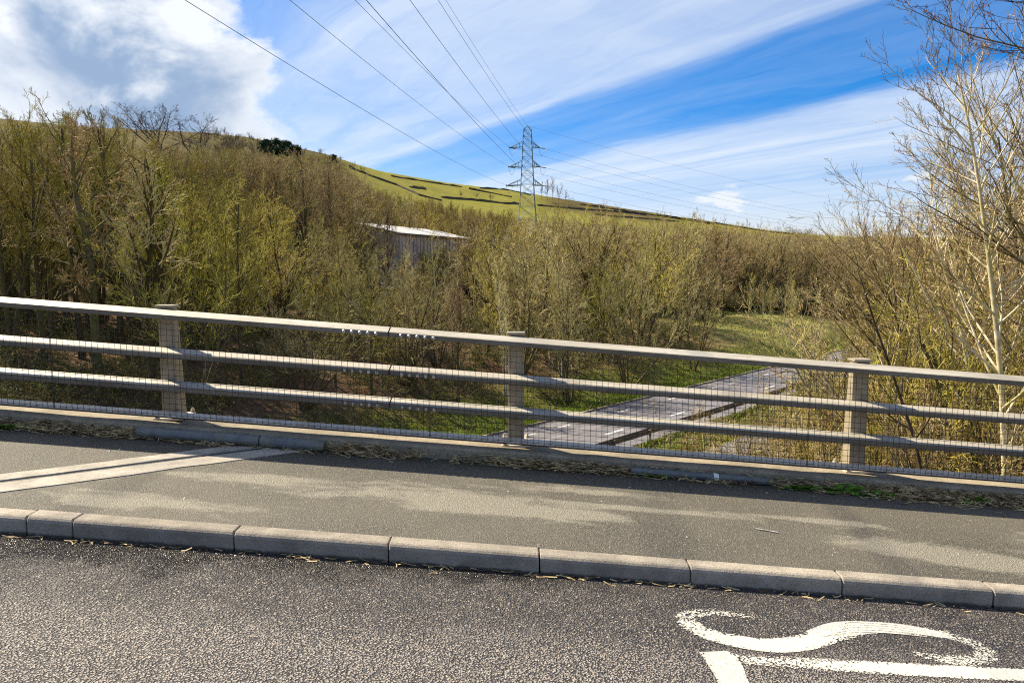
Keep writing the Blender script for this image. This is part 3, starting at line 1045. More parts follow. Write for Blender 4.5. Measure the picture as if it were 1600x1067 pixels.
b = MB()
b.prof([(6.262, 0.326), (6.262, 0.336), (6.265, 0.342), (6.335, 0.356), (6.335, 0.350), (6.287, 0.334), (6.287, 0.326)], list(np.linspace(-9.8, 9.8, 60)), lambda x: (0, deck(x)))
part(b, 'bottom_channel', M['channel'], rl)
b = MB()
b.prof([(6.268, 0.312), (6.268, 0.3245), (6.35, 0.3245), (6.35, 0.312)], list(np.linspace(-9.8, 9.8, 60)), lambda x: (0, deck(x)))
part(b, 'bottom_strip', M['wire'], rl)

# wire mesh panels in front of the rails
PAN = [-7.08, -3.88, -0.70, 2.52, 5.72, 8.92]
for i in range(5):
    b = MB()
    x0, x1 = PAN[i] + 0.004, PAN[i + 1] - 0.004
    zl_, zh_ = 0.33, 1.145
    n = int(round((x1 - x0) / 0.0485))
    for k in range(n + 1):
        x = x0 + (x1 - x0) * k / n
        jx = random.uniform(-0.0015, 0.0015)
        b.tube([(x + jx, 6.258, deck(x) + zl_), (x, 6.2575, deck(x) + 0.7), (x - jx, 6.258, deck(x) + zh_)], 0.0021 if 0 < k < n else 0.0027, 3, cap=False)
    for k in range(17):
        z = zl_ + 0.012 + k * 0.0485
        b.tube([(x0, 6.2615, deck(x0) + z), (x1, 6.2615, deck(x1) + z)], 0.0021, 3, cap=False)
    o = part(b, 'wire_mesh', M['wire'], rl)

# ducts in front of the plinth
def duct(x0, x1, r, label, coup, bands):
    y = 6.19 - r - 0.008
    root = thing('duct_pipe', label, 'pipe', (x0, y, float(pav(x0, y))))
    inv = Matrix.Translation(-root.location)
    b = MB()
    pts = [(x, y, float(pav(x, y)) + r + 0.004) for x in np.linspace(x0, x1, 12)]
    b.tube(pts, r, 16)
    o = b.build('pipe', M['duct'], root, smooth=True)
    o.matrix_parent_inverse = inv
    for c_ in coup:
        b = MB()
        b.tube([(x, y, float(pav(x, y)) + r + 0.004) for x in (c_ - 0.045, c_ - 0.04, c_ + 0.04, c_ + 0.045)], [r * 1.02, r * 1.10, r * 1.10, r * 1.02], 16)
        o = b.build('coupling', M['duct'], root, smooth=True)
        o.matrix_parent_inverse = inv
        b = MB()
        b.tube([(x, y, float(pav(x, y)) + r + 0.004) for x in (c_ - 0.056, c_ - 0.047)], r * 1.04, 16)
        o = b.build('rubber_ring', M['rubber'], root)
        o.matrix_parent_inverse = inv
    for c_ in bands:
        b = MB()
        b.tube([(x, y, float(pav(x, y)) + r + 0.004) for x in (c_ - 0.02, c_ + 0.02)], r * 1.06, 16)
        o = b.build('white_band', M['white'], root, smooth=False)
        o.matrix_parent_inverse = inv


duct(-3.12, -1.57, 0.046, 'grey plastic duct pipe at the plinth foot, right of the leftmost post', [-2.05], [])
duct(1.0, 2.15, 0.032, 'grey pipe with a white band at the plinth foot, left of the right post', [], [1.71])

# ------------------------------------------------------------------ road in the cutting
def strip_s(s0, s1, l0, l1, z, nl=120, wear=None):
    ls = np.linspace(l0, l1, nl)
    Vv = []
    for s in (s0, s1):
        Vv.append(np.c_[P0[0] + NX * s + UX * ls, P0[1] + NY * s + UY * ls, np.full(nl, z)])
    Vv = np.concatenate(Vv)
    j = np.arange(nl - 1)
    f = np.c_[j, j + 1, nl + j + 1, nl + j][:, ::-1]
    if s1 > s0:
        f = f
    return Vv, f


def strip_obj(name, s0, s1, l0, l1, z, m, parent=None, nl=120, attrs=None, th=0.1):
    Vv, f = strip_s(s0, s1, l0, l1, z, nl)
    if attrs is not None:
        attrs = {'wear': np.full(len(Vv), attrs)}
        return obj(name, mesh_np(name, Vv, f, [m], attrs=attrs), parent)
    n0 = len(Vv)
    Vb = Vv.copy()
    Vb[:, 2] -= th
    j = np.arange(nl - 1)
    e1 = np.c_[j, j + 1, n0 + j + 1, n0 + j]
    e2 = np.c_[nl + j + 1, nl + j, n0 + nl + j, n0 + nl + j + 1]
    return obj(name, mesh_np(name, np.r_[Vv, Vb], [f, e1, e2], [m]), parent)


low = tag(strip_obj('lower_road', 0.0, -6.85, -110, 160, ROAD_Z, M['low_road']), kind='structure')
slip = tag(strip_obj('slip_road', -10.0, -14.6, -110, 90, ROAD_Z - 0.01, M['low_road']), kind='structure')
for k in range(-5, 12):
    l0_ = 1.6 + 6.75 * k
    strip_obj('lane_dash', -4.25, -4.40, l0_, l0_ + 1.7, ROAD_Z + 0.004, M['line'], low, 3, 0.18)
for k in range(-5, 15):
    l0_ = 1.1 + 3.0 * k
    strip_obj('edge_dash', -1.35, -1.43, l0_, l0_ + 1.2, ROAD_Z + 0.004, M['line'], low, 3, 0.26)
tag(strip_obj('low_kerb', 0.13, 0.0, -110, 160, ROAD_Z + 0.10, M['plinth'], None, 60, None, 0.14), kind='structure')

# safety barrier
sb = -7.0
bl0 = (P0[0] + NX * sb, P0[1] + NY * sb)
bar = thing('safety_barrier', 'dark steel safety barrier along the near edge of the road below', 'barrier', (bl0[0], bl0[1], ROAD_Z))
BI = Matrix.Translation(-bar.location)
prw = [(0.0, 0.42), (0.05, 0.46), (0.05, 0.53), (0.0, 0.565), (0.0, 0.60), (0.05, 0.64), (0.05, 0.71), (0.0, 0.75)]


def barrier_beam(l0, l1):
    b = MB()
    ls = np.linspace(l0, l1, 4)
    o = 0
    prof = prw + [(y - 0.008, z) for y, z in reversed(prw)]
    m_ = len(prof)
    vs = []
    for l in ls:
        for (dy_, z) in prof:
            s = sb + dy_
            vs.append((P0[0] + NX * s + UX * l, P0[1] + NY * s + UY * l, ROAD_Z + z))
    fs = []
    for i in range(len(ls) - 1):
        for k in range(m_):
            k2 = (k + 1) % m_
            fs.append((i * m_ + k, i * m_ + k2, (i + 1) * m_ + k2, (i + 1) * m_ + k))
    b.add(vs, fs)
    return b


for k in range(-8, 14):
    o = barrier_beam(k * 3.2, k * 3.2 + 3.19).build('beam', M['barrier'], bar)
    o.matrix_parent_inverse = BI
    b = MB()
    s = sb - 0.09
    l = k * 3.2 + 1.6
    b.box((P0[0] + NX * s + UX * l, P0[1] + NY * s + UY * l, ROAD_Z + 0.33), (0.06, 0.11, 0.72), math.atan2(NY, NX) - math.pi / 2)
    o = b.build('post', M['barrier'], bar)
    o.matrix_parent_inverse = BI


# ------------------------------------------------------------------ trees: vectorised branching
def unit(a):
    return a / np.maximum(np.linalg.norm(a, axis=-1, keepdims=True), 1e-9)


def tubes(P, R, S):
    """P (n,K,3), R (n,K) -> verts, quads"""
    n, K, _ = P.shape
    T = np.gradient(P, axis=1)
    T = unit(T)
    ref = np.where(np.abs(T[:, :1, 2:3]) > 0.8, np.array([[[1.0, 0.13, 0]]]), np.array([[[0.1, 0.2, 1.0]]]))
    U = unit(np.cross(T, np.broadcast_to(ref, T.shape)))
    Wv = np.cross(T, U)
    a = 2 * np.pi * np.arange(S) / S
    Vv = P[:, :, None, :] + R[:, :, None, None] * (np.cos(a)[None, None, :, None] * U[:, :, None, :] + np.sin(a)[None, None, :, None] * Wv[:, :, None, :])
    idx = np.arange(n * K * S).reshape(n, K, S)
    q = np.stack([idx[:, :-1], np.roll(idx, -1, 2)[:, :-1], np.roll(idx, -1, 2)[:, 1:], idx[:, 1:]], -1).reshape(-1, 4)
    return Vv.reshape(-1, 3), q


def walk(rng, p0_, d0, L, K, wobble, trop):
    n = len(p0_)
    P = np.zeros((n, K, 3))
    P[:, 0] = p0_
    d = unit(d0)
    up = np.array([0, 0, 1.0])
    for k in range(1, K):
        d = unit(d + rng.normal(0, wobble, (n, 3)) + trop * up)
        P[:, k] = P[:, k - 1] + d * (L / (K - 1))[:, None]
    return P


def spawn(rng, P, R, L, cnt, tmin, amin, amax, lf, rf, fall=0.55, up_bias=0.0):
    """children along every branch of a level"""
    n, K, _ = P.shape
    nb_ = n * cnt
    par = np.repeat(np.arange(n), cnt)
    t = (tmin + (1 - tmin) * (np.tile(np.arange(cnt), n) + rng.random(nb_)) / cnt)
    t = np.clip(t, 0, 0.995)
    f = t * (K - 1)
    i = np.minimum(f.astype(int), K - 2)
    fr = (f - i)[:, None]
    pos = P[par, i] * (1 - fr) + P[par, i + 1] * fr
    T = unit(P[par, i + 1] - P[par, i])
    rr = R[par, i] * (1 - fr[:, 0]) + R[par, i + 1] * fr[:, 0]
    rnd = rng.normal(0, 1, (nb_, 3))
    rnd[:, 2] += up_bias
    perp = unit(rnd - T * np.sum(rnd * T, 1)[:, None])
    ang_ = rng.uniform(amin, amax, nb_)
    d = T * np.cos(ang_)[:, None] + perp * np.sin(ang_)[:, None]
    ln = L[par] * lf * (1 - fall * t) * rng.uniform(0.6, 1.3, nb_)
    return pos, d, ln, rr * rf


def taper(r0, K, tip):
    return r0[:, None] * np.linspace(1, tip, K)[None, :] ** 0.9


def grow(seed, stems, specs, rmin=0.0045, buds=0, bud_size=0.03, split=2, sides=(8, 5, 3, 3, 3)):
    """stems: (points (n,3) base, dir, length, radius, K, wobble, trop) ; specs: list per level.
    returns (trunk arrays, crown arrays)"""
    rng = np.random.default_rng(seed)
    p, d, L, R, K, wb, tr = stems
    P = walk(rng, p, d, L, K, wb, tr) if d is not None else p
    Rr = taper(R, P.shape[1], 0.22)
    if d is not None:
        Rr[:, 0] *= 1.35
    lev = [(P, Rr, L)]
    for sp in specs:
        P_, R_, L_ = lev[-1]
        pos, dd, ln, rr = spawn(rng, P_, R_, L_, sp['n'], sp['t'], sp['a'][0], sp['a'][1], sp['lf'], sp.get('rf', 0.62), sp.get('fall', 0.55), sp.get('up', 0.0))
        rr = np.maximum(rr, rmin * 1.5)
        Pn = walk(rng, pos, dd, ln, sp['K'], sp['w'], sp['tr'])
        if 'wind' in sp:
            Pn[:, :, 0] += sp['wind'] * (Pn[:, :, 2] - Pn[:, :1, 2]) * 0.4
        Rn = np.maximum(taper(rr, sp['K'], 0.3), rmin)
        Rn[:, -1] = np.minimum(Rn[:, -1], rmin * 0.7)
        lev.append((Pn, Rn, ln))
    out = []
    for group in (range(0, split), range(split, len(lev))):
        Vs, Qs, o = [], [], 0
        for li in group:
            P_, R_, L_ = lev[li]
            v, q = tubes(P_, R_, sides[min(li, len(sides) - 1)])
            Vs.append(v)
            Qs.append(q + o)
            o += len(v)
        out.append([np.concatenate(Vs), np.concatenate(Qs), None])
    nbud = 0
    if buds:
        P_, R_, L_ = lev[-1]
        n, K_, _ = P_.shape
        tip = P_.reshape(-1, 3) if buds > 1 else P_[:, -1]
        keep = rng.random(len(tip)) < (0.75 if buds > 1 else 0.9)
        tip = tip[keep]
        m_ = len(tip)
        a_ = unit(rng.normal(0, 1, (m_, 3)) + np.array([0, 0, 0.8])) * bud_size * rng.uniform(0.6, 1.4, (m_, 1))
        b_ = unit(np.cross(a_, rng.normal(0, 1, (m_, 3)))) * bud_size * 0.32
        vb = np.stack([tip, tip + a_ * 0.5 + b_, tip + a_, tip + a_ * 0.5 - b_], 1).reshape(-1, 3)
        qb = np.arange(m_ * 4).reshape(m_, 4)
        o = len(out[1][0])
        nq = len(out[1][1])
        out[1][0] = np.r_[out[1][0], vb]
        out[1][1] = np.r_[out[1][1], qb + o]
        out[1][2] = np.r_[np.zeros(nq, int), np.ones(m_, int)]
    return out


def stems_fan(rng, n, spread, lean, L, R, K=8, wb=0.05, tr=0.05):
    a = rng.uniform(0, 2 * np.pi, n)
    ln = rng.uniform(lean[0], lean[1], n)
    d = np.stack([np.sin(ln) * np.cos(a), np.sin(ln) * np.sin(a), np.cos(ln)], 1)
    p = np.stack([np.cos(a) * spread * rng.random(n), np.sin(a) * spread * rng.random(n), np.full(n, -0.25)], 1)
    return (p, d, L * rng.uniform(0.75, 1.05, n), R * rng.uniform(0.7, 1.1, n), K, wb, tr)


PROTO = {}


def proto(key, arrs, mt, mc, mb):
    tr_ = mesh_np('trunk', arrs[0][0], arrs[0][1], [mt], smooth=True)
    cr_ = mesh_np('crown', arrs[1][0], arrs[1][1], [mc, mb], arrs[1][2], smooth=False)
    PROTO.setdefault(key, []).append((tr_, cr_))


# kinds, all about 10 m tall
for v in range(5):            # tall single-stemmed tree, bare lower stem
    r_ = np.random.default_rng(100 + v)
    st = stems_fan(r_, 1 + (v == 3), 0.2, (0.0, 0.09), 9.4, 0.145, 13, 0.05, 0.03)
    proto('tall', grow(110 + v, st, [
        dict(n=22 if v != 3 else 13, t=0.30, a=(0.45, 1.0), lf=0.40, K=8, w=0.14, tr=0.09, fall=0.62, rf=0.55),
        dict(n=8, t=0.22, a=(0.4, 1.0), lf=0.50, K=6, w=0.17, tr=0.07),
        dict(n=6, t=0.15, a=(0.35, 0.95), lf=0.52, K=4, w=0.17, tr=0.05),
        dict(n=3, t=0.3, a=(0.3, 0.9), lf=0.6, K=3, w=0.12, tr=0.04)], rmin=0.0055), M['trunk'], M['olive'], M['bud'])
for v in range(6):            # many-stemmed sallow or hazel with a rounded head
    r_ = np.random.default_rng(200 + v)
    st = stems_fan(r_, 5 + v % 4, 0.35, (0.06, 0.62), 8.4, 0.085, 10, 0.08, 0.045)
    proto('bushy', grow(210 + v, st, [
        dict(n=13, t=0.26, a=(0.3, 0.9), lf=0.38, K=7, w=0.13, tr=0.09, fall=0.5, rf=0.6),
        dict(n=6, t=0.15, a=(0.3, 1.0), lf=0.48, K=5, w=0.18, tr=0.06),
        dict(n=5, t=0.1, a=(0.3, 0.9), lf=0.56, K=4, w=0.14, tr=0.06),
        dict(n=2, t=0.3, a=(0.25, 0.7), lf=0.6, K=3, w=0.10, tr=0.05)], rmin=0.0052, buds=1, bud_size=0.026), M['trunk'], M['olive'], M['bud'])
for v in range(3):            # slim sapling
    r_ = np.random.default_rng(300 + v)
    st = stems_fan(r_, 1 + v % 2, 0.15, (0.0, 0.08), 9.6, 0.075, 11, 0.03, 0.02)
    proto('slim', grow(310 + v, st, [
        dict(n=24, t=0.25, a=(0.35, 0.85), lf=0.24, K=5, w=0.10, tr=0.10, fall=0.5, rf=0.5),
        dict(n=6, t=0.2, a=(0.35, 0.9), lf=0.5, K=4, w=0.12, tr=0.06),
        dict(n=4, t=0.2, a=(0.3, 0.8), lf=0.55, K=3, w=0.1, tr=0.04)], rmin=0.0062, buds=1, bud_size=0.035), M['pale'], M['tan'], M['bud'])
for v in range(2):            # wind-bent spreading tree of the hilltop
    r_ = np.random.default_rng(400 + v)
    st = stems_fan(r_, 7, 0.15, (0.3, 1.1), 8.0, 0.10, 10, 0.09, 0.035)
    proto('spread', grow(410 + v, st, [
        dict(n=11, t=0.28, a=(0.35, 0.9), lf=0.50, K=8, w=0.14, tr=0.04, fall=0.5, rf=0.6),
        dict(n=7, t=0.25, a=(0.4, 0.95), lf=0.46, K=6, w=0.17, tr=0.04),
        dict(n=6, t=0.2, a=(0.4, 0.9), lf=0.48, K=4, w=0.15, tr=0.05),
        dict(n=3, t=0.3, a=(0.4, 0.9), lf=0.6, K=3, w=0.15, tr=0.05)], rmin=0.0060), M['dark'], M['dark'], M['bud'])
for v in range(2):            # low thicket of arching stems with a few green leaves
    r_ = np.random.default_rng(500 + v)
    st = stems_fan(r_, 26, 1.3, (0.2, 1.1), 2.2, 0.010, 8, 0.10, -0.10)
    a_ = grow(510 + v, st, [
        dict(n=7, t=0.2, a=(0.3, 1.0), lf=0.4, K=5, w=0.15, tr=-0.03, rf=0.6),
        dict(n=5, t=0.2, a=(0.3, 1.0), lf=0.5, K=4, w=0.15, tr=0.0)], rmin=0.005, buds=2, bud_size=0.085, split=1)
    proto('bramble', a_, M['brown'], M['brown'], M['leaf'])

KINDS_H = {}
for k, lst in PROTO.items():
    for i, (a_, c_) in enumerate(lst):
        co = np.empty(len(c_.vertices) * 3, np.float32)
        c_.vertices.foreach_get('co', co)
        KINDS_H[(k, i)] = float(np.percentile(co[2::3], 99.5))


def put_tree(name, kind, var, x, y, height, label, cat='tree', group=None, trunk=None, crown=None, rz=None, z=None, wide=1.0, bud=None):
    lst = PROTO[kind]
    var %= len(lst)
    tm, cm = lst[var]
    sc_ = height / KINDS_H[(kind, var)]
    z = float(terr(x, y)) if z is None else z
    root = thing(name, label, cat, (x, y, z), group)
    root.rotation_euler = (0, 0, random.uniform(0, 6.28) if rz is None else rz)
    root.scale = (sc_ * wide, sc_ * wide, sc_)
    for nm, me, m_ in (('trunk', tm, trunk), ('crown', cm, crown)):
        o = obj(nm, me, root)
        if m_ is not None:
            o.material_slots[0].link = 'OBJECT'
            o.material_slots[0].material = m_
        if nm == 'crown' and bud is not None:
            o.material_slots[1].link = 'OBJECT'
            o.material_slots[1].material = bud
    return root


NEAR_PX = [-300, -100, 0, 60, 110, 180, 230, 300, 350, 420, 470, 540, 580, 610, 740, 790, 850, 900, 980, 1050, 1130, 1180, 1240, 1320, 1400, 1700]
NEAR_Y = [150, 165, 178, 172, 156, 178, 224, 250, 285, 300, 330, 362, 384, 384, 386, 352, 326, 332, 342, 348, 368, 400, 410, 410, 400, 380]


def near_top(px):
    return float(np.interp(px, NEAR_PX, NEAR_Y))


REG = [
    (-400, 120, 'of the left wood near the left edge of the picture'),
    (120, 235, 'of the left wood just left of the leftmost post'),
    (235, 330, 'in the thicket right above the leftmost post'),
    (330, 420, 'in the thicket right of the leftmost post'),
    (420, 520, 'on the bank left of the rail splice'),
    (520, 610, 'on the bank above the rail splice'),
    (610, 680, 'below the left half of the shed'),
    (680, 760, 'below the right end of the shed'),
    (760, 905, 'in the scrub under the pylon'),
    (905, 1010, 'on the far bank right of the pylon'),
    (1010, 1130, 'on the far bank left of the clearing'),
    (1130, 1240, 'at the back left of the grassy clearing'),
    (1240, 1700, 'at the back right of the grassy clearing'),
]
HUE = {}


def region(px):
    for a_, b_, lb in REG:
        if a_ <= px < b_:
            return lb
    return REG[-1][2]


def tree_label(px, depth, kind, hue):
    row = 'front' if depth < 42 else ('mid-depth' if depth < 62 else 'rearmost')
    form = {'tall': 'tall', 'bushy': 'bushy', 'slim': 'slim'}[kind]
    return '%s %s %s-twigged tree %s' % (row, form, hue, region(px))


def ok_spot(x, y, smin=4.5):
    s, l = sl(x, y)
    return s > smin


SHED_A, SHED_B = np.array([-15.2, 102.1]), np.array([-6.9, 124.0])


def in_shed(x, y, mrg=3.0):
    u = SHED_B - SHED_A
    Ls = np.linalg.norm(u)
    u = u / Ls
    n_ = np.array([-u[1], u[0]])
    d = np.array([x, y]) - SHED_A
    return -mrg < d @ u < Ls + mrg and -mrg < d @ n_ < 14 + mrg


cnt_tree = 0
row_r = np.random.default_rng(31)
for depth, step in ((36, 66), (41, 58), (47, 54), (54, 52), (62, 52), (71, 54), (83, 56), (96, 60)):
    px = -150 + row_r.uniform(0, step)
    while px < 1420:
        pp = px
        px += step * row_r.uniform(0.7, 1.3)
        dd = depth * row_r.uniform(0.93, 1.07)
        x, y = (pp - 800) / F_PX * dd, dd
        if not ok_spot(x, y) or in_shed(x, y):
            continue
        s, l = sl(x, y)
        if 1105 < pp < 1330 and dd < 104:
            continue
        if pp > 1130 and dd < 80:
            continue
        zg = float(terr(x, y))
        if pp < 420:
            off_y = row_r.uniform(-14, 55) + (15 if dd < 38 else 0)
        elif 575 < pp < 755:
            off_y = row_r.uniform(10, 75) if dd < 62 else row_r.uniform(-2, 12)
        else:
            off_y = row_r.uniform(35, 115) if dd < 50 else (row_r.uniform(10, 75) if dd < 66 else row_r.uniform(-14, 25))
        ty = near_top(pp) + off_y
        h = z_at(ty, dd) - zg
        if h < 3.4:
            continue
        h = float(min(h, 14.0))
        u = row_r.random()
        if pp < 235:
            kind = 'tall' if (u < 0.62 or dd < 46) else 'bushy'
            cm = [M['olive_dark'], M['olive_dark'], M['brown'], M['olive'], M['tan']][row_r.integers(5)]
        elif pp < 420:
            kind = 'bushy' if u < (0.72 if dd > 44 else 0.4) else 'tall'
            cm = [M['olive_dark'], M['olive'], M['olive2'], M['olive_dark']][row_r.integers(4)]
        elif pp < 600:
            kind = 'bushy' if u < 0.6 else ('tall' if u < 0.85 else 'slim')
            cm = [M['olive2'], M['olive'], M['tan']][row_r.integers(3)]
        elif pp < 905:
            kind = 'slim' if u < 0.34 else ('tall' if u > 0.88 else 'bushy')
            cm = [M['olive2'], M['tan'], M['olive'], M['pink'], M['brown'], M['tan']][row_r.integers(6)]
        else:
            kind = 'bushy' if u < 0.75 else 'slim'
            cm = [M['tan'], M['olive2'], M['brown'], M['pink'], M['tan']][row_r.integers(5)]
        hue = {'dark_olive_twigs': 'dark-olive', 'olive_twigs': 'olive', 'yellow_green_twigs': 'yellow-green', 'brown_twigs': 'brown', 'tan_twigs': 'tan', 'pink_brown_twigs': 'pink-brown'}[cm.name]
        lb = tree_label(pp, dd, kind, hue)
        gr = 'bare trees of the wood beyond the road'
        tm = M['pale'] if (kind == 'slim' and u < 0.5) else M['trunk']
        put_tree('bare_tree', kind, int(row_r.integers(10)), x, y, h, lb, 'tree', gr, tm, cm, wide=float(row_r.uniform(0.8, 1.05)) * (1.0 if h > 6 else 1.15))
        cnt_tree += 1
print('near trees', cnt_tree)

# single trees one can pick out
def spot(px, depth):
    return (px - 800) / F_PX * depth, depth


def named_tree(kind, var, px, depth, top, label, trunk, crown, wide=1.0, name='bare_tree', rz=None, group=None):
    x, y = spot(px, depth)
    zg = float(terr(x, y))
    return put_tree(name, kind, var, x, y, z_at(top, depth) - zg, label, 'tree', group, trunk, crown, rz, None, wide)


named_tree('spread', 0, 262, 118, 160, 'large dark spreading bare tree on the skyline above the left wood', M['dark'], M['dark'], 1.75, 'spreading_tree', 0.6)
named_tree('spread', 1, 322, 121, 190, 'smaller dark bare tree just right of the large spreading tree on the skyline', M['dark'], M['dark'], 1.45, 'spreading_tree', 2.0)
named_tree('bushy', 2, 985, 54, 405, 'large many-stemmed bare tree beside the road below, above the middle rail', M['trunk'], M['tan'], 0.85, 'many_stemmed_tree', 1.0)
named_tree('bushy', 0, 1085, 62, 392, 'rounded grey-tan bare tree right of the large many-stemmed tree', M['trunk'], M['tan'], 0.9, 'many_stemmed_tree', 1.7)
named_tree('tall', 1, 607, 84, 318, 'dark bare tree standing against the left end of the grey shed', M['dark'], M['brown'], 0.75)
named_tree('tall', 0, 486, 78, 232, 'tallest dark-trunked bare tree left of the shed', M['trunk'], M['brown'], 0.6)
named_tree('tall', 2, 522, 80, 248, 'thin dark-trunked bare tree nearest the shed of the tall ones', M['trunk'], M['brown'], 0.55)
named_tree('slim', 0, 683, 48, 352, 'slim pale-stemmed sapling in front of the grey shed', M['pale'], M['olive2'], 0.9, 'sapling')
named_tree('slim', 1, 789, 47, 395, 'white-stemmed birch sapling just left of the middle railing post', M['pale'], M['tan'], 0.8, 'sapling')
named_tree('slim', 2, 640, 60, 368, 'slim bare sapling below the left half of the shed wall', M['pale'], M['tan'], 0.9, 'sapling')
for i, (kd, px, dp, tp, lb, cm, wd_) in enumerate([
        ('bushy', 862, 80, 318, 'broad olive domed tree directly right of the pylon base', 'olive', 1.15), ('bushy', 930, 74, 333, 'broad tan domed tree halfway between the pylon and the clearing', 'tan', 1.2),
        ('bushy', 800, 66, 345, 'pale tan domed tree at the foot of the pylon', 'tan', 1.1), ('bushy', 1010, 86, 336, 'olive domed tree behind the large many-stemmed tree', 'olive2', 1.2),
        ('bushy', 1075, 92, 344, 'brown domed tree rising behind the rounded grey-tan tree', 'brown', 1.2), ('tall', 1130, 98, 352, 'tall pink-brown tree left behind the clearing birches', 'pink', 1.0),
        ('bushy', 762, 88, 352, 'olive domed tree between the shed and the pylon', 'olive2', 1.1), ('bushy', 430, 50, 292, 'bright yellow-green domed tree below the hilltop pines', 'olive2', 1.1),
        ('bushy', 890, 48, 418, 'grey-tan rounded bush left of the large many-stemmed tree', 'tan', 0.95), ('tall', 640, 118, 300, 'dark bare tree rising behind the shed roof', 'brown', 1.0),
        ('tall', 675, 126, 308, 'dark-limbed bare tree behind the right half of the shed roof', 'olive', 1.0)]):
    named_tree(kd, i, px, dp, tp, lb, M['trunk'], M[cm], wd_)
for i, (px, dp, tp) in enumerate(((1170, 92, 425), (1193, 88, 430), (1204, 87, 436), (1226, 90, 428), (1240, 87, 418), (1183, 76, 470))):
    named_tree('slim', i, px, dp, tp, ['leftmost pale birch at the back of the grassy clearing', 'second pale birch from the left in the grassy clearing', 'third pale birch from the left in the grassy clearing',
                                       'thin birch left of the last birch in the clearing', 'rightmost pale birch in the grassy clearing', 'short leaning sapling in front of the clearing birches'][i],
               M['pale'], [M['olive2'], M['tan']][i % 2], 0.8, 'birch_tree', None, 'birches in the clearing')


# ------------------------------------------------------------------ near trees on the embankment to the right
def custom_tree(name, label, base, tip_pts, seed, r0, specs, mt, mc, mb, buds, bud_size, rmin, split=2, cat='tree', group=None):
    """a tree whose main stem follows given points"""
    pts = np.array([base] + tip_pts, float)
    n = len(pts)
    K = 14
    ts = np.linspace(0, n - 1, K)
    P = np.stack([np.interp(ts, np.arange(n), pts[:, i]) for i in range(3)], 1)[None]
    P = P - np.array(base)[None, None]
    L = np.array([np.linalg.norm(np.diff(P[0], axis=0), axis=1).sum()])
    a_ = grow(seed, (P, None, L, np.array([r0]), K, 0, 0), specs, rmin=rmin, buds=buds, bud_size=bud_size, split=split, sides=(9, 6, 4, 3, 3))
    root = thing(name, label, cat, tuple(base), group)
    obj('trunk', mesh_np('trunk', a_[0][0], a_[0][1], [mt], smooth=True), root)
    obj('crown', mesh_np('crown', a_[1][0], a_[1][1], [mc, mb], a_[1][2]), root)
    return root


def at(px, py, depth):
    d = ray(px, py)
    t = depth / d[1]
    return [d[0] * t, depth, CAM_Z + d[2] * t]


def on_land(px, depth):
    x = (px - 800) / F_PX * depth
    return [x, depth, float(terr(x, depth)) - 0.15]


NSPEC = [dict(n=26, t=0.16, a=(0.55, 1.0), lf=0.34, K=8, w=0.07, tr=0.07, fall=0.45, rf=0.5),
         dict(n=9, t=0.2, a=(0.4, 0.85), lf=0.42, K=6, w=0.09, tr=0.06),
         dict(n=6, t=0.15, a=(0.4, 0.85), lf=0.42, K=4, w=0.10, tr=0.05)]
custom_tree('pale_tree', 'tall pale-trunked bare tree close behind the railing at the right edge', on_land(1585, 11.0),
            [at(1572, 740, 11.0), at(1562, 560, 11.0), at(1548, 430, 11.05), at(1533, 310, 11.1), at(1515, 200, 11.1), at(1497, 118, 11.2)], 901, 0.050,
            [dict(NSPEC[0], n=38, lf=0.32), dict(NSPEC[1], n=10), dict(NSPEC[2], n=6)], M['pale'], M['brown'], M['redbud'], 1, 0.022, 0.0026)
custom_tree('bare_tree', 'bare tree whose budded twigs hang into the top right corner', on_land(1830, 10.0),
            [at(1800, 600, 10.0), at(1770, 350, 9.8), at(1740, 150, 9.6), at(1690, 0, 9.4), at(1640, -120, 9.2)], 902, 0.05,
            [dict(NSPEC[0], n=30, lf=0.40), dict(NSPEC[1], n=9), dict(NSPEC[2], n=5)], M['trunk'], M['dark'], M['redbud'], 2, 0.028, 0.0026)
nt = [
    (1450, 10.4, [(1440, 720), (1400, 600), (1365, 500), (1340, 420)], 0.030, 'dark', 'tan', 'leaning dark sapling left of the right railing post with a forked tip'),
    (1680, 12.5, [(1665, 560), (1655, 400), (1635, 270), (1615, 180)], 0.060, 'trunk', 'pink', 'pink-brown bare tree behind the pale-trunked tree at the right edge'),
    (1530, 15.0, [(1525, 640), (1500, 500), (1470, 400), (1450, 330)], 0.060, 'pale', 'pink', 'pink-twigged bare tree behind the right end of the railing'),
    (1440, 17.0, [(1430, 640), (1415, 540), (1390, 470), (1380, 420)], 0.050, 'trunk', 'pink', 'low pink-brown bare tree just right of the right railing post'),
    (1600, 20.0, [(1600, 560), (1590, 400), (1570, 290), (1560, 215)], 0.080, 'trunk', 'pink', 'tall reddish bare tree rising behind the right edge trees'),
]
for i, (bp_, dp, pts, r0, tm, cm, lb) in enumerate(nt):
    custom_tree('bare_tree', lb, on_land(bp_, dp), [at(a_, b_, dp) for a_, b_ in pts], 910 + i, r0,
                [dict(NSPEC[0], n=30 if i else 9, lf=0.42 if i else 0.3), dict(NSPEC[1], n=11 if i else 6), dict(NSPEC[2], n=6 if i else 3)], M[tm], M[cm], M['redbud'], 1, 0.022, 0.0032)

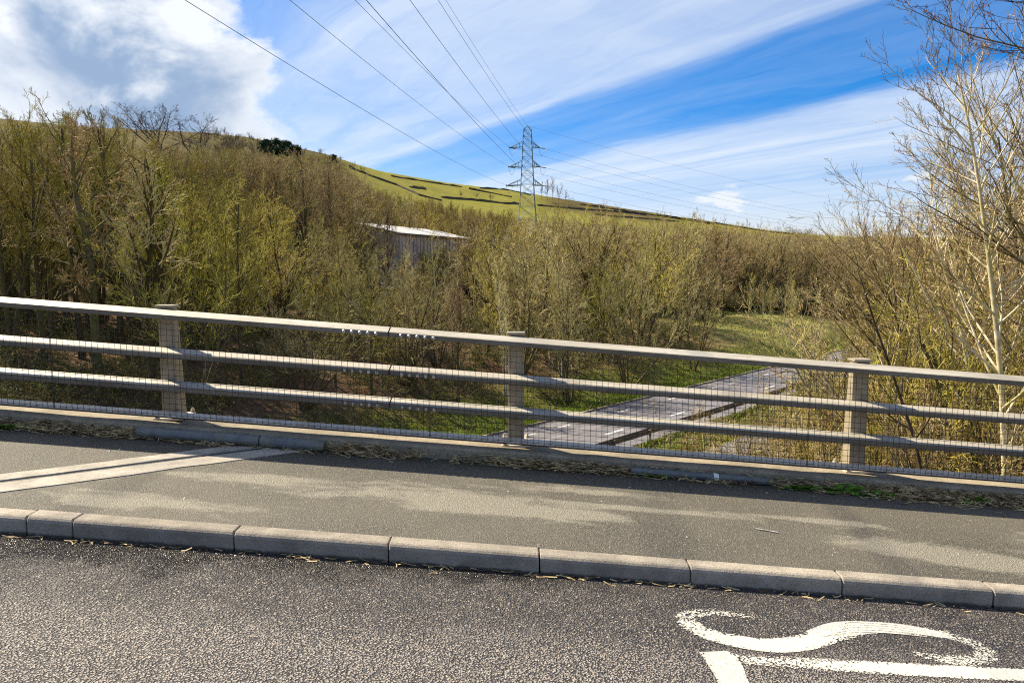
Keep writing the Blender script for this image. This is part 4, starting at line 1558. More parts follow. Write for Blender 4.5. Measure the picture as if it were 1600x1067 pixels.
rr_ = np.random.default_rng(77)
near_b = [(1310, 24, 525), (1360, 21, 510), (1395, 26, 470), (1430, 22, 450), (1470, 19, 440), (1500, 24, 385), (1545, 18, 400), (1580, 22, 330), (1610, 16, 380), (1650, 19, 300), (1690, 22, 260),
          (1340, 30, 500), (1385, 34, 455), (1440, 31, 410), (1495, 33, 350), (1550, 30, 300), (1600, 34, 250), (1290, 28, 560), (1330, 17, 600), (1390, 15, 600), (1440, 13, 610), (1490, 13.5, 560),
          (1540, 12.5, 590), (1600, 13, 560), (1660, 14, 520), (1365, 12.5, 660), (1240, 30.0, 620), (1275, 24, 620), (1430, 44, 400), (1500, 48, 350), (1360, 46, 440), (1580, 46, 290), (1520, 27, 345), (1465, 27, 400), (1565, 25, 300), (1620, 26, 270), (1410, 38, 425), (1470, 38, 380), (1530, 38, 320), (1590, 40, 270),
          (1480, 16, 500), (1520, 15.5, 470), (1570, 15, 430), (1625, 17.5, 400), (1345, 38, 470), (1310, 44, 470), (1640, 32, 230), (1555, 54, 300), (1450, 56, 385), (1390, 56, 410),
          (1060, 20, 700), (1095, 22, 676), (1130, 21, 660), (1165, 23, 645), (1200, 22, 630), (1235, 24, 612), (1265, 22, 600), (1290, 20, 590), (1320, 23, 560), (1150, 17, 690), (1215, 17, 665), (1275, 16, 640), (1110, 17.5, 705), (1180, 19.5, 668), (1340, 14, 640)]
for i, (px, dp, tp) in enumerate(near_b):
    x, y = spot(px, dp)
    s, l = sl(x, y)
    if s > -14.9:
        continue
    zg = float(terr(x, y))
    h = z_at(tp, dp) - zg
    if h < 0.7:
        continue
    ci = int(rr_.integers(4))
    cm, hue = [M['pink'], M['brown'], M['olive'], M['olive_dark'] if dp < 22 else M['tan']][ci], ['pink-brown', 'brown', 'olive', 'dark-olive' if dp < 22 else 'tan'][ci]
    put_tree('scrub_tree', 'bushy' if i % 5 else 'tall', int(rr_.integers(9)), x, y, h, '%s %s scrub tree on the embankment %s' % ('near' if dp < 20 else ('farther' if dp < 32 else 'rearmost'), hue, 'beside the lower road' if px < 1190 else 'just left of the right post' if px < 1340 else ('just right of the right post' if px < 1460 else ('left of the pale trunk' if px < 1550 else 'at the right edge'))), 'tree',
             'scrub trees on the right embankment', M['trunk'] if i % 3 else M['pale'], cm, wide=1.0)


# ------------------------------------------------------------------ scattered masses (woods, undergrowth)
def merged_proto(key, kind, var, trunk=None, crown=None):
    tm, cm = PROTO[kind][var % len(PROTO[kind])]
    n1 = len(tm.vertices)
    c1 = np.empty(n1 * 3, np.float32)
    tm.vertices.foreach_get('co', c1)
    c2 = np.empty(len(cm.vertices) * 3, np.float32)
    cm.vertices.foreach_get('co', c2)
    l1 = np.empty(len(tm.loops), np.int32)
    tm.loops.foreach_get('vertex_index', l1)
    l2 = np.empty(len(cm.loops), np.int32)
    cm.loops.foreach_get('vertex_index', l2)
    mi = np.empty(len(cm.polygons), np.int32)
    cm.polygons.foreach_get('material_index', mi)
    me = mesh_np(key, np.r_[c1, c2].reshape(-1, 3), np.r_[l1, l2 + n1].reshape(-1, 4),
                 [trunk or tm.materials[0], crown or cm.materials[0], cm.materials[1]], np.r_[np.zeros(len(l1) // 4, int), mi + 1])
    return bpy.data.objects.new(key, me), KINDS_H[(kind, var % len(PROTO[kind]))]


def scatter(name, pts, protos, mat_first):
    """pts: rows x, y, z, rot, scale, index -> one object that instances the protos"""
    pts = np.array(pts, float)
    me = bpy.data.meshes.new(name)
    me.vertices.add(len(pts))
    me.vertices.foreach_set('co', pts[:, :3].astype(np.float32).ravel())
    for nm, cix, ty in (('rot', 3, 'FLOAT'), ('scl', 4, 'FLOAT'), ('idx', 5, 'INT')):
        at_ = me.attributes.new(nm, ty, 'POINT')
        at_.data.foreach_set('value', pts[:, cix].astype(np.int32 if ty == 'INT' else np.float32))
    o = obj(name, me)
    ng = bpy.data.node_groups.new(name, 'GeometryNodeTree')
    ng.interface.new_socket('Geometry', in_out='INPUT', socket_type='NodeSocketGeometry')
    ng.interface.new_socket('Geometry', in_out='OUTPUT', socket_type='NodeSocketGeometry')
    N = ng.nodes
    gi, go = N.new('NodeGroupInput'), N.new('NodeGroupOutput')
    gti = N.new('GeometryNodeGeometryToInstance')
    for ob in reversed(protos):
        oi = N.new('GeometryNodeObjectInfo')
        oi.inputs['Object'].default_value = ob
        ng.links.new(oi.outputs['Geometry'], gti.inputs[0])
    iop = N.new('GeometryNodeInstanceOnPoints')
    iop.inputs['Pick Instance'].default_value = True
    ng.links.new(gi.outputs[0], iop.inputs['Points'])
    ng.links.new(gti.outputs[0], iop.inputs['Instance'])
    for nm, ty, so in (('rot', 'FLOAT', 'Rotation'), ('scl', 'FLOAT', 'Scale'), ('idx', 'INT', 'Instance Index')):
        na_ = N.new('GeometryNodeInputNamedAttribute')
        na_.data_type = ty
        na_.inputs['Name'].default_value = nm
        if nm == 'rot':
            cx = N.new('ShaderNodeCombineXYZ')
            ng.links.new(na_.outputs[0], cx.inputs[2])
            ng.links.new(cx.outputs[0], iop.inputs[so])
        else:
            ng.links.new(na_.outputs[0], iop.inputs[so])
    ng.links.new(iop.outputs[0], go.inputs[0])
    md = o.modifiers.new('scatter', 'NODES')
    md.node_group = ng
    return o


FP = [merged_proto('wood_a', 'tall', 0, M['trunk'], M['brown']), merged_proto('wood_b', 'bushy', 1, M['trunk'], M['brown']), merged_proto('wood_c', 'tall', 2, M['trunk'], M['olive']),
      merged_proto('wood_d', 'bushy', 3, M['trunk'], M['tan']), merged_proto('wood_e', 'bushy', 4, M['trunk'], M['pink'])]
FAR_PX = [-300, 0, 250, 330, 420, 470, 520, 560, 600, 640, 700, 760, 800, 850, 900, 1000, 1100, 1200, 1300, 1500, 1800]
FAR_Y = [190, 200, 228, 244, 250, 246, 256, 285, 300, 316, 322, 320, 318, 308, 316, 327, 339, 360, 371, 378, 372]
fr_ = np.random.default_rng(55)
pts = []
for k in range(12500):
    pp = fr_.uniform(-350, 1850)
    rmax = float(np.interp(pp, [0, 300, 420, 540, 700, 850, 1300], [330, 345, 470, 520, 480, 430, 480]))
    r = 88 * (rmax / 88) ** (fr_.random() ** 0.8)
    if r < 100 and pp > 560:
        continue
    x, y = (pp - 800) / F_PX * r, r
    if in_shed(x, y, 3.0) or not ok_spot(x, y, 6 if pp < 1300 else -999):
        continue
    if 1110 < pp < 1330 and r < 108:
        continue
    zg = float(terr(x, y))
    lim = float(np.interp(pp, FAR_PX, FAR_Y)) + fr_.exponential(11.0) - 9 + 5 * math.sin(pp * 0.045) + 4 * math.sin(pp * 0.017 + r * 0.05)
    hmax = z_at(lim, r) - zg
    h = fr_.uniform(6.0, 13.5)
    if hmax < 3.8:
        continue
    h = min(h, hmax)
    if pp < 800 and r < 150 and 560 < pp < 745:
        # keep the shed in view
        h = min(h, z_at(385, r) - zg) if r < 118 else h
        if h < 3:
            continue
    if pp < 560:
        idx = fr_.choice([0, 1, 1, 3, 2])
    elif pp < 800:
        idx = fr_.choice([0, 2, 2, 1])
    elif pp < 1120:
        idx = fr_.choice([2, 3, 3, 1, 4])
    else:
        idx = fr_.choice([4, 4, 1, 3])
    pts.append((x, y, zg, fr_.uniform(0, 6.28), h / FP[idx][1], idx))
for k in range(260):            # the wood goes on beyond the left edge
    pp = fr_.uniform(-900, -170)
    r = fr_.uniform(36, 150)
    x, y = (pp - 800) / F_PX * r, r
    if not ok_spot(x, y, 5.0):
        continue
    idx = int(fr_.choice([0, 1, 2, 2]))
    pts.append((x, y, float(terr(x, y)), fr_.uniform(0, 6.28), fr_.uniform(7, 12.5) / FP[idx][1], idx))
for k in range(150):
    pp = fr_.uniform(1100, 1420)
    r = fr_.uniform(104, 128)
    x, y = (pp - 800) / F_PX * r, r
    h = fr_.uniform(2.2, 4.8)
    idx = int(fr_.choice([1, 3, 3, 4]))
    pts.append((x, y, float(terr(x, y)), fr_.uniform(0, 6.28), h / FP[idx][1], idx))
print('far wood', len(pts))
fw = scatter('far_wood', pts, [p_[0] for p_ in FP], None)
tag(fw, 'brown and olive bare woodland covering the lower hillside', 'woodland', kind='stuff')

# low scrub of the moor
MS = [merged_proto('moor_a', 'bushy', 2, M['trunk'], M['trunk']), merged_proto('moor_b', 'bushy', 0, M['trunk'], M['dark'])]
pts = []
for k in range(450):
    pp = fr_.uniform(345, 545)
    rg_ = float(rid(math.atan((pp - 800) / F_PX)))
    r = rg_ * fr_.uniform(0.45, 1.0) * math.hypot(1, 0)
    y = r * math.cos(math.atan((pp - 800) / F_PX))
    x = y * (pp - 800) / F_PX
    if y < 120:
        continue
    hgt = fr_.uniform(0.8, 2.6) if fr_.random() < 0.85 else fr_.uniform(3, 5)
    ix = int(fr_.integers(2))
    pts.append((x, y, float(terr(x, y)) - 0.1, fr_.uniform(0, 6.28), hgt / MS[ix][1], ix))
ms = scatter('moor_scrub', pts, [p_[0] for p_ in MS], None)
tag(ms, 'low brown scrub scattered over the open moor', 'scrub', kind='stuff')

# undergrowth on the banks
UP = [merged_proto('bramble_a', 'bramble', 0), merged_proto('bramble_b', 'bramble', 1)]
pts = []
for k in range(1500):
    pp = fr_.uniform(-200, 1250)
    dd = fr_.uniform(26, 80)
    x, y = (pp - 800) / F_PX * dd, dd
    s, l = sl(x, y)
    if s < 3.6 or (s < 6.5 and fr_.random() < 0.75):
        continue
    if 1080 < pp and dd > 60:
        continue
    if fr_.random() < 0.45:
        continue
    pts.append((x, y, float(terr(x, y)) - 0.05, fr_.uniform(0, 6.28), fr_.uniform(0.35, 0.95), fr_.integers(2)))
for k in range(420):
    pp = fr_.uniform(1180, 1750)
    dd = fr_.uniform(10, 40)
    x, y = (pp - 800) / F_PX * dd, dd
    s, l = sl(x, y)
    if s > -16.2:
        continue
    pts.append((x, y, float(terr(x, y)) - 0.05, fr_.uniform(0, 6.28), fr_.uniform(0.4, 0.9), fr_.integers(2)))
ug = scatter('undergrowth', pts, [p_[0] for p_ in UP], None)
tag(ug, 'brambles and dead stems covering the banks under the trees', 'undergrowth', kind='stuff')


# ------------------------------------------------------------------ grass and leaf litter
def blades(name, P, h, w, m, lean=0.5, mats=None, midx=None):
    n = len(P)
    a = RNG.uniform(0, 2 * np.pi, n)
    hd = np.stack([np.cos(a), np.sin(a), np.zeros(n)], 1)
    la = RNG.uniform(0, 2 * np.pi, n)
    ld = np.stack([np.cos(la), np.sin(la), np.zeros(n)], 1)
    hh = h * RNG.uniform(0.5, 1.3, n)[:, None]
    ww = w * RNG.uniform(0.6, 1.3, n)[:, None]
    lf = lean * RNG.random(n)[:, None]
    up = np.array([[0, 0, 1.0]])
    b0 = P - hd * ww
    b1 = P + hd * ww
    m0 = P + up * hh * 0.6 + ld * hh * lf * 0.35 + hd * ww * 0.8
    m1 = P + up * hh * 0.6 + ld * hh * lf * 0.35 - hd * ww * 0.8
    t = P + up * hh * (1 - 0.35 * lf) + ld * hh * lf
    Vv = np.stack([b0, b1, m0, m1, t], 1).reshape(-1, 3)
    i = np.arange(n)[:, None] * 5
    q = i + np.array([[0, 1, 2, 3]])
    tr = i + np.array([[3, 2, 4]])
    mi = None if midx is None else np.r_[midx, midx]
    return mesh_np(name, Vv, [q, tr], mats or [m], mi)


GP, GM = [], []
n = 26000
l_ = RNG.uniform(-25, 70, n) 
s_ = np.abs(RNG.normal(0, 2.4, n)) + 0.1
x = P0[0] + NX * s_ + UX * l_
y = P0[1] + NY * s_ + UY * l_
GP.append(np.c_[x, y, terr(x, y)])
GM.append((RNG.random(n) < 0.14 + 0.06 * s_).astype(int))
n = 18000
l_ = RNG.uniform(-25, 45, n)
s_ = RNG.uniform(-9.95, -6.95, n)
x = P0[0] + NX * s_ + UX * l_
y = P0[1] + NY * s_ + UY * l_
GP.append(np.c_[x, y, terr(x, y)])
GM.append((RNG.random(n) < 0.45).astype(int))
n = 16000
x = RNG.normal(32, 10, n)
y = RNG.normal(92, 16, n)
s_, l_ = sl(x, y)
k_ = s_ > 1
GP.append(np.c_[x, y, terr(x, y)][k_])
GM.append((RNG.random(n) < 0.62).astype(int)[k_])
GP, GM = np.concatenate(GP), np.concatenate(GM)
tag(obj('verge_grass', blades('verge_grass', GP, 0.22, 0.028, None, 0.8, [M['grass'], M['drygrass']], GM)), 'green and straw-coloured grass on the road verges and the clearing', 'grass', kind='stuff')

n = 42000
x = RNG.uniform(0, 40, n)
y = RNG.uniform(8, 50, n)
s_, l_ = sl(x, y)
k_ = s_ < -15.0
tag(obj('bank_grass', blades('bank_grass', np.c_[x, y, terr(x, y)][k_], 0.30, 0.0055, None, 1.0, [M['grass'], M['drygrass'], M['litter']], RNG.choice([0, 1, 1, 2], n)[k_])),
    'long dry grass on the embankment behind the right of the railing', 'grass', kind='stuff')

# dead leaves on the far bank
n = 26000
l_ = RNG.uniform(-45, 50, n)
s_ = RNG.uniform(3.5, 22, n)
x = P0[0] + NX * s_ + UX * l_
y = P0[1] + NY * s_ + UY * l_
P = np.c_[x, y, terr(x, y) + 0.02]
a_ = unit(RNG.normal(0, 1, (n, 3)) * np.array([1, 1, 0.35])) * RNG.uniform(0.03, 0.09, (n, 1))
b_ = unit(np.cross(a_, RNG.normal(0, 0.3, (n, 3)) + np.array([0, 0, 1.0]))) * RNG.uniform(0.025, 0.05, (n, 1))
Vv = np.stack([P - a_, P + b_, P + a_, P - b_], 1).reshape(-1, 3)
tag(obj('leaf_litter', mesh_np('leaf_litter', Vv, np.arange(n * 4).reshape(n, 4), [M['litter'], M['drygrass']], (RNG.random(n) < 0.2).astype(int))), 'brown dead leaves lying on the wooded bank', 'leaves', kind='stuff')

# straw along the foot of the plinth and in the channel
dens_x = np.linspace(-9, 9, 400)
dens = 0.10 + 0.9 * np.clip(np.sin(dens_x * 1.7 + 0.6) * 0.5 + np.sin(dens_x * 4.3) * 0.35 + 0.35, 0, 1) + 1.2 * np.exp(-((dens_x + 1.28) / 0.16) ** 2) + 1.0 * sstep(dens_x, 2.0, 3.2) + 0.4 * sstep(-dens_x, 1.2, 2.0)
cdf = np.cumsum(dens)
cdf /= cdf[-1]
n = 16000
x = np.interp(RNG.random(n), cdf, dens_x)
y = 6.185 - np.abs(RNG.normal(0, 0.05, n)) * (1 + 0.6 * sstep(x, 1.8, 3.5))
z = pav(x, y) + RNG.uniform(0.002, 0.08, n) * np.exp(-((6.18 - y) / 0.09))
n2 = 260
x2 = RNG.uniform(-4.5, 4.5, n2)
y2 = KY - np.abs(RNG.normal(0, 0.030, n2)) - 0.006
z2 = deck(x2) + RNG.uniform(0.003, 0.012, n2)
P = np.r_[np.c_[x, y, z], np.c_[x2, y2, z2]]
n = len(P)
aa = np.where(RNG.random(n) < 0.6, RNG.normal(0, 0.5, n), RNG.uniform(0, 6.28, n))
T = np.stack([np.cos(aa), np.sin(aa), RNG.normal(0, 0.16, n) - GRAD * np.cos(aa)], 1)
Lb = np.r_[RNG.uniform(0.03, 0.13, n - n2), RNG.uniform(0.02, 0.09, n2)]
Nn = np.stack([-np.sin(aa), np.cos(aa), np.zeros(n)], 1)
cv_ = RNG.normal(0, 0.12, n)
wd = RNG.uniform(0.0016, 0.0038, n)
zs = np.array([[0, 0, 1.0]])
rows = []
for u in (-0.5, -0.17, 0.17, 0.5):
    c_ = P + T * (Lb * u)[:, None] + Nn * (cv_ * Lb * (0.25 - u * u) * 4)[:, None]
    c_[:, 2] = np.maximum(c_[:, 2], np.where(c_[:, 1] > KY + 0.1, pav(c_[:, 0], c_[:, 1]), deck(c_[:, 0])) + 0.002)
    rows.append(c_ - Nn * wd[:, None])
    rows.append(c_ + Nn * wd[:, None] + zs * wd[:, None])
Vv = np.stack(rows, 1).reshape(-1, 3)
i = np.arange(n)[:, None] * 8
Fq = np.concatenate([i + np.array([[0, 1, 3, 2]]), i + np.array([[2, 3, 5, 4]]), i + np.array([[4, 5, 7, 6]])])
mi = np.tile((RNG.random(n) < 0.25).astype(int), 3)
tag(obj('straw_litter', mesh_np('straw_litter', Vv, Fq, [M['straw'], M['litter']], mi)), 'dry straw and dead stems along the plinth foot and in the kerb channel', 'litter', kind='stuff')

# grit on the pavement
n = 420
gx, gy = RNG.uniform(-4.5, 5, n), RNG.uniform(KY + 0.15, 6.1, n)
gs = RNG.uniform(0.002, 0.006, n) * (1 + (RNG.random(n) < 0.06) * 1.2)
octv = np.array([[1, 0, 0], [-1, 0, 0], [0, 1, 0], [0, -1, 0], [0, 0, 0.8], [0, 0, -0.3]], float)
octf = np.array([[0, 2, 4], [2, 1, 4], [1, 3, 4], [3, 0, 4], [2, 0, 5], [1, 2, 5], [3, 1, 5], [0, 3, 5]])
Vv = (np.c_[gx, gy, pav(gx, gy)][:, None, :] + octv[None] * gs[:, None, None] * RNG.uniform(0.7, 1.3, (n, 6, 1))).reshape(-1, 3)
Fg = (octf[None] + (np.arange(n) * 6)[:, None, None]).reshape(-1, 3)
tag(obj('grit', mesh_np('grit', Vv, Fg, [M['pebble']])), 'pale grit scattered over the pavement', 'grit', kind='stuff')

# a fallen stick
b = MB()
sp_ = [(1.70, 5.07), (1.74, 5.055), (1.79, 5.045), (1.84, 5.02), (1.845, 5.015)]
b.tube([(x, y, float(pav(x, y)) + 0.005 + 0.003 * (i % 2)) for i, (x, y) in enumerate(sp_)], [0.004, 0.0055, 0.005, 0.0055, 0.003], 6)
tag(b.build('stick', M['pebble']), 'short pale stick lying on the pavement near the right', 'stick')


# weeds at the plinth foot
def weed(px_, yy, n, size, label, tall=0.0):
    z = float(pav(px_, yy))
    root = thing('weed', label, 'plant', (px_, yy, z), 'weeds at the plinth foot')
    b = MB()
    b.tube([(0, 0, -0.01), (0.004, 0, 0.02)], [0.006, 0.004], 5)
    b.build('stem', M['weed'], root)
    for k in range(n):
        a = random.uniform(0, 6.28)
        el_ = random.uniform(0.15, 0.9 + tall)
        L_ = size * random.uniform(0.6, 1.2)
        w_ = L_ * random.uniform(0.16, 0.3)
        d = np.array([math.cos(a) * math.cos(el_), math.sin(a) * math.cos(el_) * 0.6 - 0.1, math.sin(el_)])
        sd = np.array([-math.sin(a), math.cos(a), 0.1])
        upv = np.cross(d, sd)
        o0 = np.array([random.uniform(-0.12, 0.12) * size / 0.1, random.uniform(-0.02, 0.02), 0.004])
        vs, m_ = [], 5
        for i in range(m_ + 1):
            u = i / m_
            c_ = o0 + d * L_ * u - np.array([0, 0, 1]) * L_ * 0.35 * u * u
            c_[2] = max(c_[2], 0.004)
            ww = w_ * math.sin(math.pi * min(0.98, 0.12 + u * 0.86)) * (1 + 0.25 * (i % 2))
            vs += [c_ - sd * ww, c_ + upv * ww * 0.15, c_ + sd * ww]
        fs = []
        for i in range(m_):
            o = i * 3
            fs += [(o, o + 1, o + 4, o + 3), (o + 1, o + 2, o + 5, o + 4)]
        lb = MB()
        lb.add(vs, fs)
        lb.build('leaf', M['weed'], root)


weed(-4.22, 6.10, 16, 0.131, 'leafy green weed at the plinth foot by the left edge of the picture')
weed(-1.57, 6.14, 10, 0.072, 'small green weed in the straw left of the rail splice')
weed(1.16, 6.13, 14, 0.102, 'small green weed left of the white banded pipe')
weed(2.38, 6.12, 20, 0.123, 'green weed left of the foot of the right railing post')
weed(2.72, 6.11, 22, 0.145, 'largest green weed, just left of the foot of the right railing post')
weed(3.03, 6.10, 16, 0.116, 'dark green weed directly under the right railing post')
weed(3.83, 6.10, 18, 0.116, 'green weed in the straw right of the right railing post')
weed(0.53, 6.14, 10, 0.072, 'small green weed right of the middle railing post')

# ------------------------------------------------------------------ shed
u = SHED_B - SHED_A
Ls = float(np.linalg.norm(u))
sz = float(terr(-12, 110)) - 0.5
EAVE = z_at(374, 124.0)
HGT = EAVE - sz
shed = thing('shed', 'long grey metal-clad shed with pale shallow roof among the trees', 'building', (SHED_A[0], SHED_A[1], sz))
shed.rotation_euler = (0, 0, math.atan2(u[1], u[0]))
WID, RISE, X0 = 14.0, 1.5, 0.0
b = MB()
b.add([(X0, 0, 0), (Ls, 0, 0), (Ls, WID, 0), (X0, WID, 0), (X0, 0, HGT), (Ls, 0, HGT), (Ls, WID, HGT), (X0, WID, HGT), (X0, WID / 2, HGT + RISE), (Ls, WID / 2, HGT + RISE)],
      [(0, 1, 5, 4), (2, 3, 7, 6), (1, 2, 6, 9, 5), (3, 0, 4, 8, 7), (3, 2, 1, 0)])
b.build('wall', M['shed_wall'], shed)
for sgn in (0, 1):
    b = MB()
    y0_, y1_ = (-0.5, WID / 2) if sgn == 0 else (WID + 0.5, WID / 2)
    zl_ = HGT - 0.5 * RISE / (WID / 2) + 0.06
    zh_ = HGT + RISE + 0.06
    b.add([(X0 - .4, y0_, zl_), (Ls + .4, y0_, zl_), (Ls + .4, y1_, zh_), (X0 - .4, y1_, zh_), (X0 - .4, y0_, zl_ + .12), (Ls + .4, y0_, zl_ + .12), (Ls + .4, y1_, zh_ + .12), (X0 - .4, y1_, zh_ + .12)],
          [(3, 2, 1, 0), (4, 5, 6, 7), (0, 1, 5, 4), (2, 3, 7, 6), (1, 2, 6, 5), (3, 0, 4, 7)])
    rf = b.build('roof', M['shed_roof'], shed)
    if sgn == 0:
        b = MB()
        b.box(((X0 + Ls) / 2, -0.56, zl_ + 0.02), (Ls - X0 + 0.8, 0.1, 0.22))
        b.build('gutter', M['shed_trim'], rf)
npan = 44
for k in range(npan):
    xa = X0 + (Ls - X0) * k / npan
    xb = X0 + (Ls - X0) * (k + 1) / npan - 0.10
    b = MB()
    b.box(((xa + xb) / 2, -0.05 - 0.05 * (k % 2), HGT * 0.5 - 0.12), (xb - xa, 0.09, HGT - 0.3))
    b.build('cladding_panel', M['shed_wall'], shed)

# ------------------------------------------------------------------ pylon and wires
PY_D = 150.0
pyx = (823.5 - 800) / F_PX * PY_D
pz = float(terr(pyx, PY_D)) - 0.3
py_top = z_at(197, PY_D) - pz
pylon = thing('pylon', 'green-grey lattice electricity pylon standing among the trees below the hill', 'pylon', (pyx, PY_D, pz))
arm_z = [z_at(231, PY_D) - pz, z_at(261, PY_D) - pz, z_at(290, PY_D) - pz]


def half_w(z):
    zz = [0, arm_z[2] - 1.5, arm_z[0] + 1.0, py_top - 0.8, py_top]
    ww = [2.9, 1.35, 0.88, 0.80, 0.12]
    return float(np.interp(z, zz, ww))


lv_z = [0]
while lv_z[-1] < py_top - 1.0:
    lv_z.append(lv_z[-1] + max(1.15, half_w(lv_z[-1]) * 1.45))
lv_z[-1] = py_top - 0.8
for sx, sy in ((-1, -1), (1, -1), (1, 1), (-1, 1)):
    b = MB()
    b.tube([(sx * half_w(z), sy * half_w(z), z) for z in lv_z] + [(0, 0, py_top)], 0.075, 4)
    b.build('leg', M['pylon'], pylon)
for fx in range(4):
    b = MB()
    c_ = [((-1, -1), (1, -1)), ((1, -1), (1, 1)), ((1, 1), (-1, 1)), ((-1, 1), (-1, -1))][fx]
    for i in range(len(lv_z) - 1):
        z0, z1 = lv_z[i], lv_z[i + 1]
        w0, w1 = half_w(z0), half_w(z1)
        (ax, ay), (bx, by) = c_
        b.tube([(ax * w0, ay * w0, z0), (bx * w1, by * w1, z1)], 0.040, 4)
        b.tube([(bx * w0, by * w0, z0), (ax * w1, ay * w1, z1)], 0.040, 4)
        b.tube([(ax * w1, ay * w1, z1), (bx * w1, by * w1, z1)], 0.035, 4)
    b.build('bracing', M['pylon'], pylon)
ARM_L, ARM_R = [3.45, 3.55, 4.0], [2.35, 2.55, 2.9]
TIPS = []
for i, az_ in enumerate(arm_z):
    for sgn, ln in ((-1, ARM_L[i]), (1, ARM_R[i])):
        b = MB()
        w = half_w(az_)
        w2 = half_w(az_ + 1.0)
        tip = (sgn * ln, 0, az_)
        for sy in (-1, 1):
            b.tube([(sgn * w, sy * w, az_), tip], 0.07, 4)
            b.tube([(sgn * w2, sy * w2, az_ + 1.15), tip], 0.06, 4)
            for k in range(1, 4):
                f0, f1 = k / 4, (k + 0.5) / 4
                lo = (sgn * (w + (ln - w) * f0), sy * w * (1 - f0), az_)
                hi = (sgn * (w2 + (ln - w2) * f0), sy * w2 * (1 - f0), az_ + 1.15 * (1 - f0))
                b.tube([lo, hi], 0.04, 4)
        for k in range(1, 4):
            f0 = k / 4
            b.tube([(sgn * (w + (ln - w) * f0), -w * (1 - f0), az_), (sgn * (w + (ln - w) * f0), w * (1 - f0), az_)], 0.04, 4)
        b.build('crossarm', M['pylon'], pylon)
        TIPS.append((sgn, i, np.array([pyx + tip[0], PY_D + tip[1], pz + tip[2] - 0.05])))
EARTH = np.array([pyx, PY_D, pz + py_top])


def wire(A, Bp, sag, label, rad_):
    b = MB()
    n = 40
    pts_ = []
    for k in range(n + 1):
        t = k / n
        p = A * (1 - t) + Bp * t
        p = p.copy()
        p[2] -= 4 * sag * t * (1 - t)
        pts_.append(tuple(p - A))
    b.tube(pts_, rad_, 5)
    o = b.build('overhead_wire', M['cable'])
    o.location = tuple(A)
    tag(o, label, 'wire', 'overhead wires')
    return o


TOP_X = {(-1, 2): 287, (-1, 1): 452, (-1, 0): 554, (1, 2): 571, (1, 1): 640, (1, 0): 684, 'e': 696}
d_top = {}


def wire_left(A, xtop, sag, span=270.0):
    """choose the far end so that the sagging wire leaves the picture where the real one does"""
    d = ray(xtop, 0)
    # solve for t along the sight line where wire height agrees
    best = None
    for t in np.arange(12, 130, 0.2):
        p = np.array([0, 0, CAM_Z]) + d * t
        hd = p[:2] - A[:2]
        r = np.linalg.norm(hd)
        f = r / span
        zw = A[2] - 4 * sag * f * (1 - f)
        e = abs(zw - p[2])
        if best is None or e < best[0]:
            best = (e, hd / r)
    return np.array([A[0] + best[1][0] * span, A[1] + best[1][1] * span, A[2]])


names = {(-1, 0): 'left top arm', (-1, 1): 'left middle arm', (-1, 2): 'left bottom arm', (1, 0): 'right top arm', (1, 1): 'right middle arm', (1, 2): 'right bottom arm'}
far_c = np.array([245.0, 372.0])
for sgn, i, A in TIPS:
    Bp = wire_left(A, TOP_X[(sgn, i)], 4.2)
    dirl = unit(Bp - A)
    ins_b = MB()
    e1 = A + dirl * 1.5
    wire(e1, Bp, 4.2, 'overhead wire rising to the upper left from the %s of the pylon' % names[(sgn, i)], 0.017)
    Bf = np.array([far_c[0] + sgn * 3.0 * 0.8, far_c[1] - sgn * 3.0 * 0.6, 0])
    Bf[2] = A[2] - 1.0
    dirr = unit(Bf - A)
    e2 = A + dirr * 1.5
    wire(e2, Bf, 7.5, 'overhead wire running away to the right from the %s of the pylon' % names[(sgn, i)], 0.017)
    for e_ in (e1, e2):
        q_ = [A + (e_ - A) * k / 8 for k in range(9)]
        b = MB()
        b.tube([tuple(p - pylon.location) if False else (p[0] - pyx, p[1] - PY_D, p[2] - pz) for p in q_], [0.05, 0.11] * 4 + [0.05], 6)
        b.build('insulator', M['insul'], pylon)
    b = MB()
    lp = [e1 * (1 - t) + e2 * t - np.array([0, 0, 1.5 * 4 * t * (1 - t)]) for t in np.linspace(0, 1, 9)]
    b.tube([(p[0] - pyx, p[1] - PY_D, p[2] - pz) for p in lp], 0.032, 4)
    b.build('jumper_loop', M['cable'], pylon)
wire(EARTH, wire_left(EARTH, TOP_X['e'], 3.4), 3.4, 'overhead earth wire rising to the upper left from the peak of the pylon', 0.015)
wire(EARTH, np.array([far_c[0], far_c[1], EARTH[2] - 1.0]), 6.0, 'overhead earth wire running away to the right from the peak of the pylon', 0.015)

